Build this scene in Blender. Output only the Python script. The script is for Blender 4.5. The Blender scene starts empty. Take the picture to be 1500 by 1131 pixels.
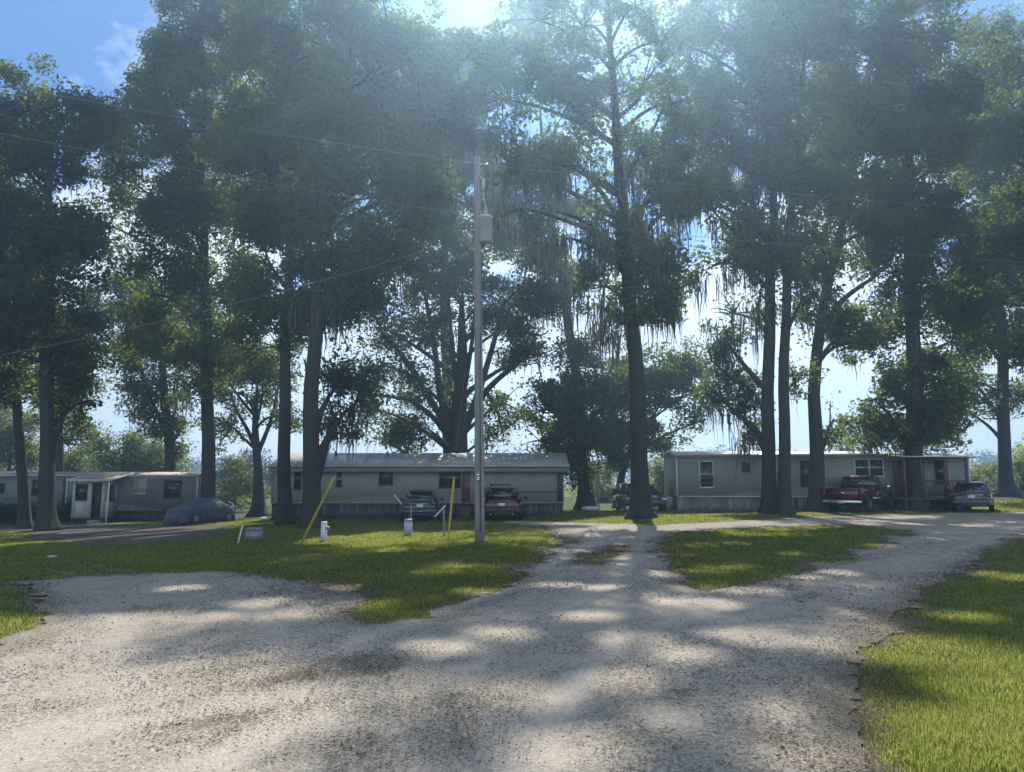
import bpy, math, random
import numpy as np
from mathutils import Vector, Matrix

random.seed(7)
rng = np.random.default_rng(7)
R = math.radians
scene = bpy.context.scene
COL = scene.collection

# ------------------------------------------------------------------ camera
F = 1090.0
PITCH = R(7.5)
CAM_H = 1.6
CP, SP = math.cos(PITCH), math.sin(PITCH)


def ray(px, py):
    u = (px - 750.0) / F
    v = (565.5 - py) / F
    return np.array([u, CP - v * SP, SP + v * CP])


def gz(x, y):
    """height of the terrain"""
    x = np.asarray(x, float)
    y = np.asarray(y, float)
    h = np.interp(x, [-60, -30, -17, -12, -5, 3, 9, 25, 60], [-.75, -.7, -.55, -.28, -.17, 0., .14, .24, .34])
    t = np.clip((y - 8) / 26.0, 0, 1)
    s = t * t * (3 - 2 * t)
    a = np.clip((y - 40) / 9, 0, 1)
    b = np.clip((x - 20) / 15, 0, 1)
    return h * s + (.62) * a * a * (3 - 2 * a) * b * b * (3 - 2 * b)


CAM = np.array([0, 0, CAM_H])


def at(px, py, Y):
    d = ray(px, py)
    return CAM + d * (Y / d[1])


def on_ground(px, py):
    d = ray(px, py)
    z = 0.0
    p = None
    for _ in range(12):
        if d[2] > -1e-3:
            break
        t = (z - CAM_H) / d[2]
        p = CAM + d * t
        z = float(gz(p[0], p[1]))
    return p


def gpt(px, Y):
    """ground point seen in image column px at distance Y"""
    x = (px - 750) / F * Y
    for _ in range(4):
        z = float(gz(x, Y))
        # solve column exactly under pitch
        k = (z - CAM_H)
        # d = (u, CP - v SP, SP + v CP); z ratio
        v = (k * CP - Y * SP) / (Y * CP + k * SP)
        x = (px - 750) / F * Y / (CP - v * SP)
    return np.array([x, Y, float(gz(x, Y))])


# ------------------------------------------------------------------ noise
def _h(ix, iy, s):
    n = (ix * 374761393 + iy * 668265263 + s * 974634777) & 0xffffffff
    n = ((n ^ (n >> 13)) * 1274126177) & 0xffffffff
    return ((n ^ (n >> 16)) & 0xffff) / 65535.0


def vnoise(x, y, scale, seed=0):
    x = np.asarray(x, float) / scale
    y = np.asarray(y, float) / scale
    ix = np.floor(x).astype(np.int64)
    iy = np.floor(y).astype(np.int64)
    fx = x - ix
    fy = y - iy
    fx = fx * fx * (3 - 2 * fx)
    fy = fy * fy * (3 - 2 * fy)
    a = _h(ix, iy, seed)
    b = _h(ix + 1, iy, seed)
    c = _h(ix, iy + 1, seed)
    d = _h(ix + 1, iy + 1, seed)
    return (a * (1 - fx) + b * fx) * (1 - fy) + (c * (1 - fx) + d * fx) * fy * 1.0


# ------------------------------------------------------------------ mesh building
class MB:
    def __init__(self):
        self.v = []
        self.f = []
        self.n = 0

    def add(self, verts, faces):
        verts = np.asarray(verts, float).reshape(-1, 3)
        faces = np.asarray(faces, np.int64)
        if faces.ndim == 1:
            faces = faces.reshape(1, -1)
        self.v.append(verts)
        self.f.append(faces + self.n)
        self.n += len(verts)
        return self

    def box(self, x0, x1, y0, y1, z0, z1):
        v = [(x, y, z) for x in (x0, x1) for y in (y0, y1) for z in (z0, z1)]
        f = [(0, 1, 3, 2), (4, 6, 7, 5), (0, 4, 5, 1), (2, 3, 7, 6), (0, 2, 6, 4), (1, 5, 7, 3)]
        return self.add(v, f)

    def hexa(self, b4, t4):
        v = list(b4) + list(t4)
        return self.add(v, [(3, 2, 1, 0), (4, 5, 6, 7), (0, 1, 5, 4), (1, 2, 6, 5), (2, 3, 7, 6), (3, 0, 4, 7)])

    def tube(self, pts, rad, sides=8, caps=True, lobes=0, lobe_amp=None, phase=0.0):
        pts = np.asarray(pts, float)
        n = len(pts)
        rad = np.broadcast_to(np.asarray(rad, float), (n,))
        tan = np.gradient(pts, axis=0)
        tan /= np.linalg.norm(tan, axis=1)[:, None] + 1e-9
        ref = np.array([1.0, 0, 0]) if abs(tan[0][0]) < .8 else np.array([0, 1.0, 0])
        th = np.linspace(0, 2 * np.pi, sides, endpoint=False)
        vs = []
        for i in range(n):
            ref = ref - tan[i] * np.dot(ref, tan[i])
            ref /= np.linalg.norm(ref) + 1e-9
            b = np.cross(tan[i], ref)
            r = rad[i] * np.ones(sides)
            if lobes and lobe_amp is not None:
                r = r * (1 + lobe_amp[i] * (np.cos(lobes * th + phase) * .7 + .3 * np.cos((lobes + 2) * th + 2 * phase)))
            vs.append(pts[i] + np.outer(np.cos(th) * r, ref) + np.outer(np.sin(th) * r, b))
        V = np.concatenate(vs)
        i = np.arange(n - 1)[:, None] * sides
        j = np.arange(sides)[None, :]
        j2 = (j + 1) % sides
        q = np.stack([i + j, i + j2, i + sides + j2, i + sides + j], -1).reshape(-1, 4)
        base = self.n
        self.add(V, q)
        if caps:
            self.f.append(np.arange(sides)[::-1].reshape(1, -1) + base)
            self.f.append(np.arange(sides).reshape(1, -1) + base + (n - 1) * sides)
        return self

    def loft(self, rings, caps=True):
        rings = np.asarray(rings, float)
        n, m, _ = rings.shape
        i = np.arange(n - 1)[:, None] * m
        j = np.arange(m)[None, :]
        j2 = (j + 1) % m
        q = np.stack([i + j, i + j2, i + m + j2, i + m + j], -1).reshape(-1, 4)
        base = self.n
        self.add(rings.reshape(-1, 3), q)
        if caps:
            self.f.append(np.arange(m)[::-1].reshape(1, -1) + base)
            self.f.append(np.arange(m).reshape(1, -1) + base + (n - 1) * m)
        return self

    def panel(self, q, u0=.06, u1=.94, v0=.08, v1=.92, off=.006, thick=.012):
        """thin plate lying on the quad q (a,b,c,d): u runs a->b, v runs a->d"""
        a, b, c, d = [np.array(p, float) for p in q]

        def P(u, v):
            return (a * (1 - u) + b * u) * (1 - v) + (d * (1 - u) + c * u) * v
        nrm = np.cross(b - a, d - a)
        nrm /= np.linalg.norm(nrm)
        c4 = [P(u0, v0), P(u1, v0), P(u1, v1), P(u0, v1)]
        return self.hexa([p + nrm * (off - thick) for p in c4], [p + nrm * off for p in c4])

    def data(self, name, smooth=False):
        me = bpy.data.meshes.new(name)
        V = np.concatenate(self.v).astype(np.float32)
        me.vertices.add(len(V))
        me.vertices.foreach_set('co', V.ravel())
        sizes = np.concatenate([np.full(len(f), f.shape[1], np.int64) for f in self.f])
        loops = np.concatenate([f.ravel() for f in self.f]).astype(np.int32)
        me.loops.add(len(loops))
        me.loops.foreach_set('vertex_index', loops)
        me.polygons.add(len(sizes))
        st = np.concatenate([[0], np.cumsum(sizes)[:-1]]).astype(np.int32)
        me.polygons.foreach_set('loop_start', st)
        me.update(calc_edges=True)
        me.validate()
        if smooth:
            me.polygons.foreach_set('use_smooth', np.ones(len(me.polygons), bool))
        return me

    def build(self, name, mat, parent=None, smooth=False):
        me = self.data(name, smooth)
        if mat is not None:
            me.materials.append(mat)
        o = bpy.data.objects.new(name, me)
        COL.objects.link(o)
        if parent is not None:
            o.parent = parent
        return o


def thing(name, label, cat, loc=(0, 0, 0), rz=0.0, group=None):
    o = bpy.data.objects.new(name, None)
    COL.objects.link(o)
    o.empty_display_size = .3
    o.location = loc
    o.rotation_euler = (0, 0, rz)
    o['label'] = label
    o['category'] = cat
    if group:
        o['group'] = group
    return o


def tag(o, label, cat, group=None, kind=None):
    o['label'] = label
    o['category'] = cat
    if group:
        o['group'] = group
    if kind:
        o['kind'] = kind
    return o


# ------------------------------------------------------------------ materials
class NT:
    def __init__(self, name):
        self.m = bpy.data.materials.new(name)
        self.m.use_nodes = True
        self.t = self.m.node_tree
        self.t.nodes.clear()
        self.out = self.t.nodes.new('ShaderNodeOutputMaterial')

    def n(self, typ, **kw):
        nd = self.t.nodes.new(typ)
        for k, v in kw.items():
            if k.startswith('i_'):
                key = k[2:]
                key = int(key) if key.isdigit() else key.replace('_', ' ')
                nd.inputs[key].default_value = v
            else:
                setattr(nd, k, v)
        return nd

    def l(self, a, b):
        self.t.links.new(a, b)

    def noise(self, scale, detail=4, rough=.6, vec=None, dist=0.0):
        nd = self.n('ShaderNodeTexNoise')
        nd.inputs['Scale'].default_value = scale
        nd.inputs['Detail'].default_value = detail
        nd.inputs['Roughness'].default_value = rough
        nd.inputs['Distortion'].default_value = dist
        if vec is not None:
            self.l(vec, nd.inputs['Vector'])
        return nd.outputs['Fac']

    def ramp(self, fac, stops):
        nd = self.n('ShaderNodeValToRGB')
        cr = nd.color_ramp
        while len(cr.elements) < len(stops):
            cr.elements.new(.5)
        for e, (p, c) in zip(cr.elements, stops):
            e.position = p
            e.color = (*c, 1) if len(c) == 3 else c
        self.l(fac, nd.inputs['Fac'])
        return nd.outputs['Color']

    def mix(self, fac, a, b, blend='MIX'):
        nd = self.n('ShaderNodeMix', data_type='RGBA', blend_type=blend)
        for sock, v in ((nd.inputs[0], fac), (nd.inputs[6], a), (nd.inputs[7], b)):
            if hasattr(v, 'node'):
                self.l(v, sock)
            else:
                sock.default_value = v if isinstance(v, (int, float)) else (*v, 1)[:4]
        return nd.outputs[2]

    def math(self, op, a, b=None, clamp=False):
        nd = self.n('ShaderNodeMath', operation=op, use_clamp=clamp)
        for i, v in enumerate((a, b)):
            if v is None:
                continue
            if hasattr(v, 'node'):
                self.l(v, nd.inputs[i])
            else:
                nd.inputs[i].default_value = v
        return nd.outputs[0]

    def bump(self, h, strength=.5, dist=.02):
        nd = self.n('ShaderNodeBump')
        nd.inputs['Strength'].default_value = strength
        nd.inputs['Distance'].default_value = dist
        self.l(h, nd.inputs['Height'])
        return nd.outputs['Normal']

    def principled(self, color, rough=.6, metal=0.0, normal=None, spec=.5, coat=0.0, alpha=None):
        p = self.n('ShaderNodeBsdfPrincipled')
        if hasattr(color, 'node'):
            self.l(color, p.inputs['Base Color'])
        else:
            p.inputs['Base Color'].default_value = (*color, 1)
        if hasattr(rough, 'node'):
            self.l(rough, p.inputs['Roughness'])
        else:
            p.inputs['Roughness'].default_value = rough
        p.inputs['Metallic'].default_value = metal
        p.inputs['Specular IOR Level'].default_value = spec
        p.inputs['Coat Weight'].default_value = coat
        p.inputs['Coat Roughness'].default_value = .06
        if normal is not None:
            self.l(normal, p.inputs['Normal'])
        self.l(p.outputs[0], self.out.inputs['Surface'])
        return self.m

    def coord(self, which='Object', scale=None):
        tc = self.n('ShaderNodeTexCoord')
        if scale is None:
            return tc.outputs[which]
        mp = self.n('ShaderNodeMapping')
        mp.inputs['Scale'].default_value = scale
        self.l(tc.outputs[which], mp.inputs['Vector'])
        return mp.outputs[0]


def mat_plain(name, c, rough=.6, metal=0.0, var=.18, scale=6.0, bump=.0, coat=0.0, spec=.5):
    t = NT(name)
    v = t.coord('Object')
    f = t.noise(scale, 5, .65, v)
    lo = tuple(x * (1 - var) for x in c)
    hi = tuple(min(1, x * (1 + var)) for x in c)
    col = t.ramp(f, [(.3, lo), (.7, hi)])
    nb = t.bump(t.noise(scale * 6, 3, .6, v), bump, .01) if bump else None
    return t.principled(col, rough, metal, nb, spec, coat)


def mat_leaf(name, dark, light, trans, tfac=.45):
    t = NT(name)
    geo = t.n('ShaderNodeNewGeometry')
    v = t.coord('Object')
    big = t.noise(.35, 2, .5, v)
    oi = t.n('ShaderNodeObjectInfo')
    r = t.math('ADD', t.math('MULTIPLY', geo.outputs['Random Per Island'], .55), t.math('MULTIPLY', big, .5))
    r = t.math('ADD', r, t.math('MULTIPLY', t.math('SUBTRACT', oi.outputs['Random'], .5), .35))
    col = t.ramp(r, [(.2, dark), (.85, light)])
    tcol = t.ramp(r, [(.2, tuple(x * .75 for x in trans)), (.9, tuple(x * 1.25 for x in trans))])
    d = t.n('ShaderNodeBsdfDiffuse')
    t.l(col, d.inputs['Color'])
    tr = t.n('ShaderNodeBsdfTranslucent')
    t.l(tcol, tr.inputs['Color'])
    mx = t.n('ShaderNodeMixShader')
    mx.inputs[0].default_value = tfac
    t.l(d.outputs[0], mx.inputs[1])
    t.l(tr.outputs[0], mx.inputs[2])
    g = t.n('ShaderNodeBsdfGlossy')
    g.inputs['Roughness'].default_value = .45
    g.inputs['Color'].default_value = (.6, .6, .6, 1)
    m2 = t.n('ShaderNodeMixShader')
    m2.inputs[0].default_value = .035
    t.l(mx.outputs[0], m2.inputs[1])
    t.l(g.outputs[0], m2.inputs[2])
    t.l(m2.outputs[0], t.out.inputs['Surface'])
    return t.m


M = {}
M['leaf_oak'] = mat_leaf('oak_leaves', (.026, .038, .017), (.055, .074, .026), (.22, .30, .058), .48)
M['leaf_green'] = mat_leaf('green_leaves', (.045, .072, .018), (.09, .12, .028), (.36, .48, .07), .55)
M['leaf_bush'] = mat_leaf('bush_leaves', (.055, .075, .02), (.12, .135, .035), (.34, .38, .06), .5)
M['leaf_mid'] = mat_leaf('mid_green_leaves', (.030, .048, .016), (.066, .09, .025), (.20, .28, .05), .45)
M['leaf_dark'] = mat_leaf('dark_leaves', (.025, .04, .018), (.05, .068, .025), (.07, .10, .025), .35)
M['leaf_far'] = mat_leaf('far_leaves', (.05, .075, .04), (.085, .11, .05), (.12, .15, .05), .35)
M['moss'] = mat_leaf('spanish_moss', (.075, .085, .075), (.12, .13, .115), (.12, .13, .105), .4)
M['grass'] = None


def grass_mat():
    t = NT('grass_blades')
    geo = t.n('ShaderNodeNewGeometry')
    v = t.coord('Object')
    r = t.math('ADD', t.math('MULTIPLY', geo.outputs['Random Per Island'], .62), t.math('MULTIPLY', t.noise(.9, 4, .6, v), .45))
    col = t.ramp(r, [(.2, (.018, .042, .013)), (.5, (.050, .085, .020)), (.70, (.14, .15, .045)), (.88, (.27, .235, .13))])
    tcol = t.ramp(r, [(.2, (.10, .19, .03)), (.5, (.38, .46, .07)), (.72, (.62, .60, .15)), (.9, (.56, .48, .25))])
    d = t.n('ShaderNodeBsdfDiffuse')
    t.l(col, d.inputs['Color'])
    tr = t.n('ShaderNodeBsdfTranslucent')
    t.l(tcol, tr.inputs['Color'])
    mx = t.n('ShaderNodeMixShader')
    mx.inputs[0].default_value = .5
    t.l(d.outputs[0], mx.inputs[1])
    t.l(tr.outputs[0], mx.inputs[2])
    t.l(mx.outputs[0], t.out.inputs['Surface'])
    return t.m


M['grass'] = grass_mat()


def bark():
    t = NT('bark')
    v = t.coord('Object', (6, 6, 1.2))
    f = t.noise(3.0, 6, .7, v, .4)
    g = t.noise(.7, 3, .5, t.coord('Object'))
    col = t.mix(t.math('MULTIPLY', g, .7), t.ramp(f, [(.3, (.014, .013, .012)), (.62, (.055, .051, .045))]), (.075, .08, .072))
    return t.principled(col, .9, 0, t.bump(f, .9, .06), .2)


M['bark'] = bark()


def gravel_mat():
    t = NT('gravel')
    v = t.coord('Object')
    big = t.noise(.28, 4, .6, v)
    mid = t.noise(2.2, 5, .65, v)
    vo = t.n('ShaderNodeTexVoronoi')
    vo.inputs['Scale'].default_value = 48
    vo.inputs['Randomness'].default_value = 1
    t.l(v, vo.inputs['Vector'])
    vo2 = t.n('ShaderNodeTexVoronoi')
    vo2.inputs['Scale'].default_value = 115
    t.l(v, vo2.inputs['Vector'])
    sep = t.n('ShaderNodeSeparateColor')
    t.l(vo.outputs['Color'], sep.inputs[0])
    sep2 = t.n('ShaderNodeSeparateColor')
    t.l(vo2.outputs['Color'], sep2.inputs[0])
    stone = t.math('ADD', t.math('MULTIPLY', sep.outputs[0], .5), t.math('MULTIPLY', sep2.outputs[1], .5))
    base = t.ramp(stone, [(.14, (.045, .038, .030)), (.40, (.22, .197, .157)), (.62, (.33, .303, .247)), (.85, (.57, .53, .45))])
    sand = t.ramp(mid, [(.25, (.195, .165, .126)), (.7, (.375, .325, .256))])
    sand = t.mix(.45, sand, base)
    sandf = t.ramp(t.math('ADD', t.math('MULTIPLY', big, .75), t.math('MULTIPLY', mid, .35)), [(.36, (0, 0, 0)), (.58, (1, 1, 1))])
    col = t.mix(sandf, base, sand)
    at1 = t.n('ShaderNodeAttribute', attribute_name='litter')
    fine = t.noise(26, 3, .7, v)
    speck = t.noise(75, 3, .75, v)
    lf = t.math('ADD', t.math('MULTIPLY', at1.outputs['Fac'], .62), t.math('ADD', t.math('MULTIPLY', fine, .65), t.math('MULTIPLY', speck, .75)))
    lm = t.ramp(t.math('MULTIPLY', lf, .7), [(.69, (0, 0, 0)), (.80, (1, 1, 1))])
    col = t.mix(t.math('MULTIPLY', lm, .82), col, (.085, .064, .052))
    at2 = t.n('ShaderNodeAttribute', attribute_name='dirt')
    df = t.math('MULTIPLY', at2.outputs['Fac'], t.math('ADD', mid, .35), True)
    col = t.mix(df, col, (.13, .105, .075))
    at3 = t.n('ShaderNodeAttribute', attribute_name='track')
    col = t.mix(t.math('MULTIPLY', at3.outputs['Fac'], .75), col, t.mix(.25, (.46, .40, .335), base))
    h = t.math('ADD', t.math('MULTIPLY', vo.outputs['Distance'], 1.2), t.math('MULTIPLY', mid, .8))
    return t.principled(col, .95, 0, t.bump(h, .32, .012), .15)


M['gravel'] = gravel_mat()


def ground_mat():
    t = NT('lawn_soil')
    v = t.coord('Object')
    a = t.noise(.5, 4, .6, v)
    b = t.noise(5, 5, .7, v)
    c = t.noise(30, 4, .7, v)
    s = t.math('ADD', t.math('MULTIPLY', b, .55), t.math('MULTIPLY', c, .45))
    g = t.ramp(s, [(.32, (.028, .045, .014)), (.6, (.075, .10, .028)), (.78, (.13, .135, .05))])
    brown = t.ramp(s, [(.3, (.075, .06, .042)), (.7, (.20, .16, .115))])
    e = t.n('ShaderNodeAttribute', attribute_name='edge')
    f = t.math('ADD', t.math('MULTIPLY', e.outputs['Fac'], 1.1), t.math('MULTIPLY', t.math('SUBTRACT', a, .55), 1.2), True)
    col = t.mix(f, g, brown)
    return t.principled(col, .95, 0, t.bump(s, .8, .06), .15)


M['ground'] = ground_mat()


def dirt_mat():
    t = NT('dirt_drive')
    v = t.coord('Object')
    a = t.noise(.9, 5, .65, v)
    b = t.noise(14, 4, .7, v)
    s = t.math('ADD', t.math('MULTIPLY', a, .6), t.math('MULTIPLY', b, .4))
    col = t.ramp(s, [(.3, (.045, .040, .032)), (.55, (.10, .09, .078)), (.78, (.21, .195, .175))])
    return t.principled(col, .95, 0, t.bump(s, .7, .04), .15)


M['dirt'] = dirt_mat()


def siding(name, c, axis='Z', pitch=.2, dirt=.25):
    t = NT(name)
    v = t.coord('Object')
    sp = t.n('ShaderNodeSeparateXYZ')
    t.l(v, sp.inputs[0])
    fr = t.math('FRACT', t.math('DIVIDE', sp.outputs[axis], pitch))
    groove = t.math('LESS_THAN', fr, .08)
    n1 = t.noise(.9, 5, .65, t.coord('Object', (1, 1, .35)))
    n2 = t.noise(7, 4, .6, v)
    col = t.ramp(t.math('ADD', t.math('MULTIPLY', n1, .7), t.math('MULTIPLY', n2, .3)),
                 [(.3, tuple(x * (1 - dirt) for x in c)), (.62, c)])
    col = t.mix(t.math('MULTIPLY', groove, .35), col, tuple(x * .45 for x in c))
    return t.principled(col, .55, 0, t.bump(fr, .35, .02), .35)


M['wall_cream'] = siding('cream_siding', (.29, .305, .27), 'X', .41)
M['wall_beige'] = siding('beige_siding', (.31, .325, .285), 'Z', .2)
M['wall_grey'] = siding('pale_grey_siding', (.25, .275, .30), 'X', .3, .35)
M['porch_white'] = siding('white_boards', (.60, .62, .62), 'Z', .15, .3)
M['trim_white'] = mat_plain('white_trim', (.68, .68, .65), .5, 0, .12, 4)
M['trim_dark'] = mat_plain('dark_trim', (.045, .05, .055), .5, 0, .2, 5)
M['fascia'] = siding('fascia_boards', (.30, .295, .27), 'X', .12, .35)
M['roof_metal'] = mat_plain('weathered_metal_roof', (.42, .41, .38), .5, .25, .25, 1.2)
M['roof_white'] = mat_plain('white_coated_roof', (.72, .72, .70), .3, .3, .15, 1.5)
M['roof_rust'] = mat_plain('rusty_roof', (.30, .25, .21), .6, .2, .4, 1.6)
M['curtain'] = mat_plain('pale_curtain', (.45, .45, .43), .8, 0, .2, 8)


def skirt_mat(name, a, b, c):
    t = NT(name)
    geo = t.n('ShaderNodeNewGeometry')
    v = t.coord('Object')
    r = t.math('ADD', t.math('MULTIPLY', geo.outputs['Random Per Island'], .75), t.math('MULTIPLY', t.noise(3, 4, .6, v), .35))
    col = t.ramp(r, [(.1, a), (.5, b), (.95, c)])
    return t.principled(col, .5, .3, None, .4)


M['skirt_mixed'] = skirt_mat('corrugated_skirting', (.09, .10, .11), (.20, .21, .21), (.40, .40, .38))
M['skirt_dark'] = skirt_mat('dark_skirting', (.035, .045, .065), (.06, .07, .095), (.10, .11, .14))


def glass_mat():
    t = NT('window_glass')
    v = t.coord('Object')
    col = t.ramp(t.noise(1.2, 3, .5, v), [(.35, (.016, .02, .022)), (.7, (.05, .055, .055))])
    return t.principled(col, .06, 0, None, .6)


M['glass'] = glass_mat()
M['glass_car'] = mat_plain('tinted_car_glass', (.012, .014, .016), .03, 0, .3, 2, 0, .6, .8)
M['rubber'] = mat_plain('tyre_rubber', (.02, .02, .02), .8, 0, .2, 10)
M['rim'] = mat_plain('wheel_alloy', (.35, .36, .37), .35, .8, .15, 6)
M['chrome'] = mat_plain('chrome', (.75, .76, .78), .15, 1.0, .08, 6)
M['lens_red'] = mat_plain('red_lens', (.12, .008, .010), .2, 0, .2, 12, 0, .4)
M['lens_clear'] = mat_plain('clear_lens', (.65, .66, .66), .1, 0, .1, 12, 0, .5)
M['plate'] = mat_plain('licence_plate', (.7, .72, .72), .4, 0, .1, 20)
M['black_plastic'] = mat_plain('black_plastic', (.025, .026, .028), .5, 0, .2, 8)


def paint(name, c, dust=.15):
    t = NT(name)
    v = t.coord('Object')
    f = t.ramp(t.noise(1.6, 5, .7, v), [(.45, (0, 0, 0)), (.8, (dust,) * 3)])
    col = t.mix(f, c, (.25, .23, .20))
    rf = t.math('ADD', t.math('MULTIPLY', t.noise(3, 4, .7, v), .18), .16)
    return t.principled(col, rf, .15, None, .5, .7)


M['paint_red'] = paint('dark_red_paint', (.075, .010, .014))
M['paint_maroon'] = paint('maroon_paint', (.085, .009, .017))
M['paint_blue'] = paint('dark_blue_paint', (.018, .032, .055))
M['paint_grey'] = paint('charcoal_paint', (.05, .055, .062))
M['paint_black'] = paint('black_paint', (.025, .027, .03), .25)


def cover_mat():
    t = NT('car_cover_cloth')
    v = t.coord('Object')
    f = t.noise(2.5, 5, .65, v)
    col = t.ramp(f, [(.3, (.04, .052, .08)), (.7, (.075, .09, .125))])
    return t.principled(col, .5, 0, t.bump(t.noise(5, 4, .6, t.coord('Object', (1, 1, .4))), .8, .06), .4)


M['cover'] = cover_mat()


def wood_pole():
    t = NT('pole_wood')
    v = t.coord('Object', (9, 9, .6))
    f = t.noise(3, 6, .7, v)
    col = t.ramp(f, [(.3, (.20, .195, .185)), (.7, (.36, .35, .335))])
    return t.principled(col, .85, 0, t.bump(f, .6, .02), .2)


M['pole'] = wood_pole()
M['can'] = mat_plain('transformer_grey', (.45, .47, .48), .45, .1, .12, 5)
M['porcelain'] = mat_plain('porcelain', (.55, .54, .52), .25, 0, .1, 8)
M['wire'] = mat_plain('aluminium_wire', (.22, .23, .24), .45, .5, .1, 3)
M['cable_black'] = mat_plain('black_cable', (.06, .06, .065), .6, 0, .1, 3)
M['yellow'] = mat_plain('yellow_plastic', (.43, .335, .045), .5, 0, .22, 9)
M['white_plastic'] = mat_plain('white_plastic', (.68, .70, .72), .45, 0, .1, 9)
M['grey_metal'] = mat_plain('grey_steel', (.22, .24, .26), .5, .4, .2, 7)
M['concrete'] = mat_plain('concrete', (.30, .30, .29), .9, 0, .25, 9, .4)
M['stone'] = mat_plain('pebble_stone', (.36, .335, .305), .9, 0, .4, 9)
M['litter'] = mat_leaf('fallen_leaves', (.06, .043, .03), (.20, .145, .095), (.08, .06, .04), .2)
M['brown_board'] = mat_plain('brown_board', (.13, .075, .06), .7, 0, .25, 5)
M['haze'] = None

# ------------------------------------------------------------------ ground regions
def poly_px(pts):
    return np.array([on_ground(*p)[:2] for p in pts])


GRAVEL = poly_px([(-700, 1000), (-200, 965), (0, 950), (28, 938), (45, 915), (68, 890), (58, 868), (42, 852), (110, 845), (180, 843), (325, 837),
                  (435, 852), (530, 861), (532, 874), (516, 886), (500, 898), (540, 911), (625, 905), (690, 877), (745, 855), (790, 826),
                  (826, 793), (815, 781), (785, 772), (735, 767), (735, 763), (850, 766), (960, 769), (1050, 764), (1120, 761),
                  (1200, 757), (1300, 753), (1420, 751), (1500, 750), (1750, 749), (1750, 773), (1500, 783), (1430, 815), (1380, 850), (1340, 880),
                  (1300, 920), (1275, 950), (1258, 985), (1268, 1040), (1265, 1090), (1255, 1131), (1250, 1500)])
GRAVEL = np.vstack([GRAVEL, [[1.6, -8.0], [-14, -8.0], [-14, 4.0]]])
ISLAND = poly_px([(972, 792), (1000, 779), (1130, 771), (1260, 769), (1326, 780), (1296, 796), (1205, 829), (1110, 850), (1035, 866), (1008, 860), (985, 837), (966, 813)])
WEEDS = poly_px([(850, 822), (868, 812), (890, 801), (906, 801), (903, 813), (885, 824), (862, 826)])
DIRT = poly_px([(-260, 782), (20, 778), (90, 793), (150, 800), (240, 793), (345, 777), (338, 769), (240, 770), (120, 767), (90, 772), (-100, 768), (-260, 770)])
BARE = poly_px([(48, 846), (70, 826), (150, 824), (205, 832), (190, 841), (110, 845)])


def sdf(P, x, y):
    """signed distance to polygon, positive inside"""
    x = np.asarray(x, float)
    y = np.asarray(y, float)
    d2 = np.full(x.shape, 1e9)
    ins = np.zeros(x.shape, bool)
    n = len(P)
    for i in range(n):
        ax, ay = P[i]
        bx, by = P[(i + 1) % n]
        ex, ey = bx - ax, by - ay
        t = np.clip(((x - ax) * ex + (y - ay) * ey) / (ex * ex + ey * ey + 1e-12), 0, 1)
        d2 = np.minimum(d2, (x - ax - ex * t) ** 2 + (y - ay - ey * t) ** 2)
        c = ((ay > y) != (by > y)) & (x < ex * (y - ay) / (ey + 1e-12 if ey == 0 else ey) + ax)
        ins ^= c
    return np.where(ins, 1, -1) * np.sqrt(d2)


def gravel_s(x, y):
    s = np.minimum(sdf(GRAVEL, x, y), np.minimum(-sdf(ISLAND, x, y), -sdf(WEEDS, x, y)))
    w = np.clip(np.asarray(y) / 14.0, .25, 1.6)
    nz = (vnoise(x, y, .9, 3) - .5) * .55 + (vnoise(x, y, .25, 4) - .5) * .35 + (vnoise(x, y, .07, 5) - .5) * .18
    return s + nz * w


def dirt_s(x, y):
    return sdf(DIRT, x, y) + (vnoise(x, y, 1.6, 8) - .5) * 1.2 + (vnoise(x, y, .4, 9) - .5) * .6


def attr(me, name, vals):
    a = me.attributes.new(name, 'FLOAT', 'POINT')
    a.data.foreach_set('value', np.asarray(vals, np.float32))


def build_ground():
    xs = np.concatenate([np.linspace(-335, -60, 30)[:-1], np.linspace(-60, -26, 50)[:-1], np.linspace(-26, 30, 290)[:-1], np.linspace(30, 62, 50)[:-1], np.linspace(62, 335, 30)])
    ys = np.concatenate([np.linspace(-50, 2, 30)[:-1], np.linspace(2, 46, 260)[:-1], np.linspace(46, 90, 50)[:-1], np.linspace(90, 320, 40)])
    X, Y = np.meshgrid(xs, ys)
    Z = gz(X, Y) + (vnoise(X, Y, 3.1, 21) - .5) * .02
    nx, ny = len(xs), len(ys)
    i = np.arange(ny - 1)[:, None] * nx
    j = np.arange(nx - 1)[None, :]
    q = np.stack([i + j, i + j + 1, i + nx + j + 1, i + nx + j], -1).reshape(-1, 4)
    mb = MB()
    mb.add(np.stack([X, Y, Z - .012], -1).reshape(-1, 3), q)
    o = mb.build('ground', M['ground'], None, True)
    x, y = X.ravel(), Y.ravel()
    near = (np.abs(x) < 70) & (y < 70)
    e = np.zeros(len(x))
    g = gravel_s(x[near], y[near])
    dd = dirt_s(x[near], y[near])
    w = .5 + .04 * np.clip(y[near], 0, 40)
    e[near] = np.clip(1 + np.maximum(g, dd) / w, 0, 1)
    e[near] = np.maximum(e[near], np.clip(sdf(BARE, x[near], y[near]) / .5 + .6, 0, .95))
    attr(o.data, 'edge', e)
    o['kind'] = 'structure'
    o['label'] = 'lawn and bare soil around the homes'
    o['category'] = 'ground'
    return o


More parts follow.
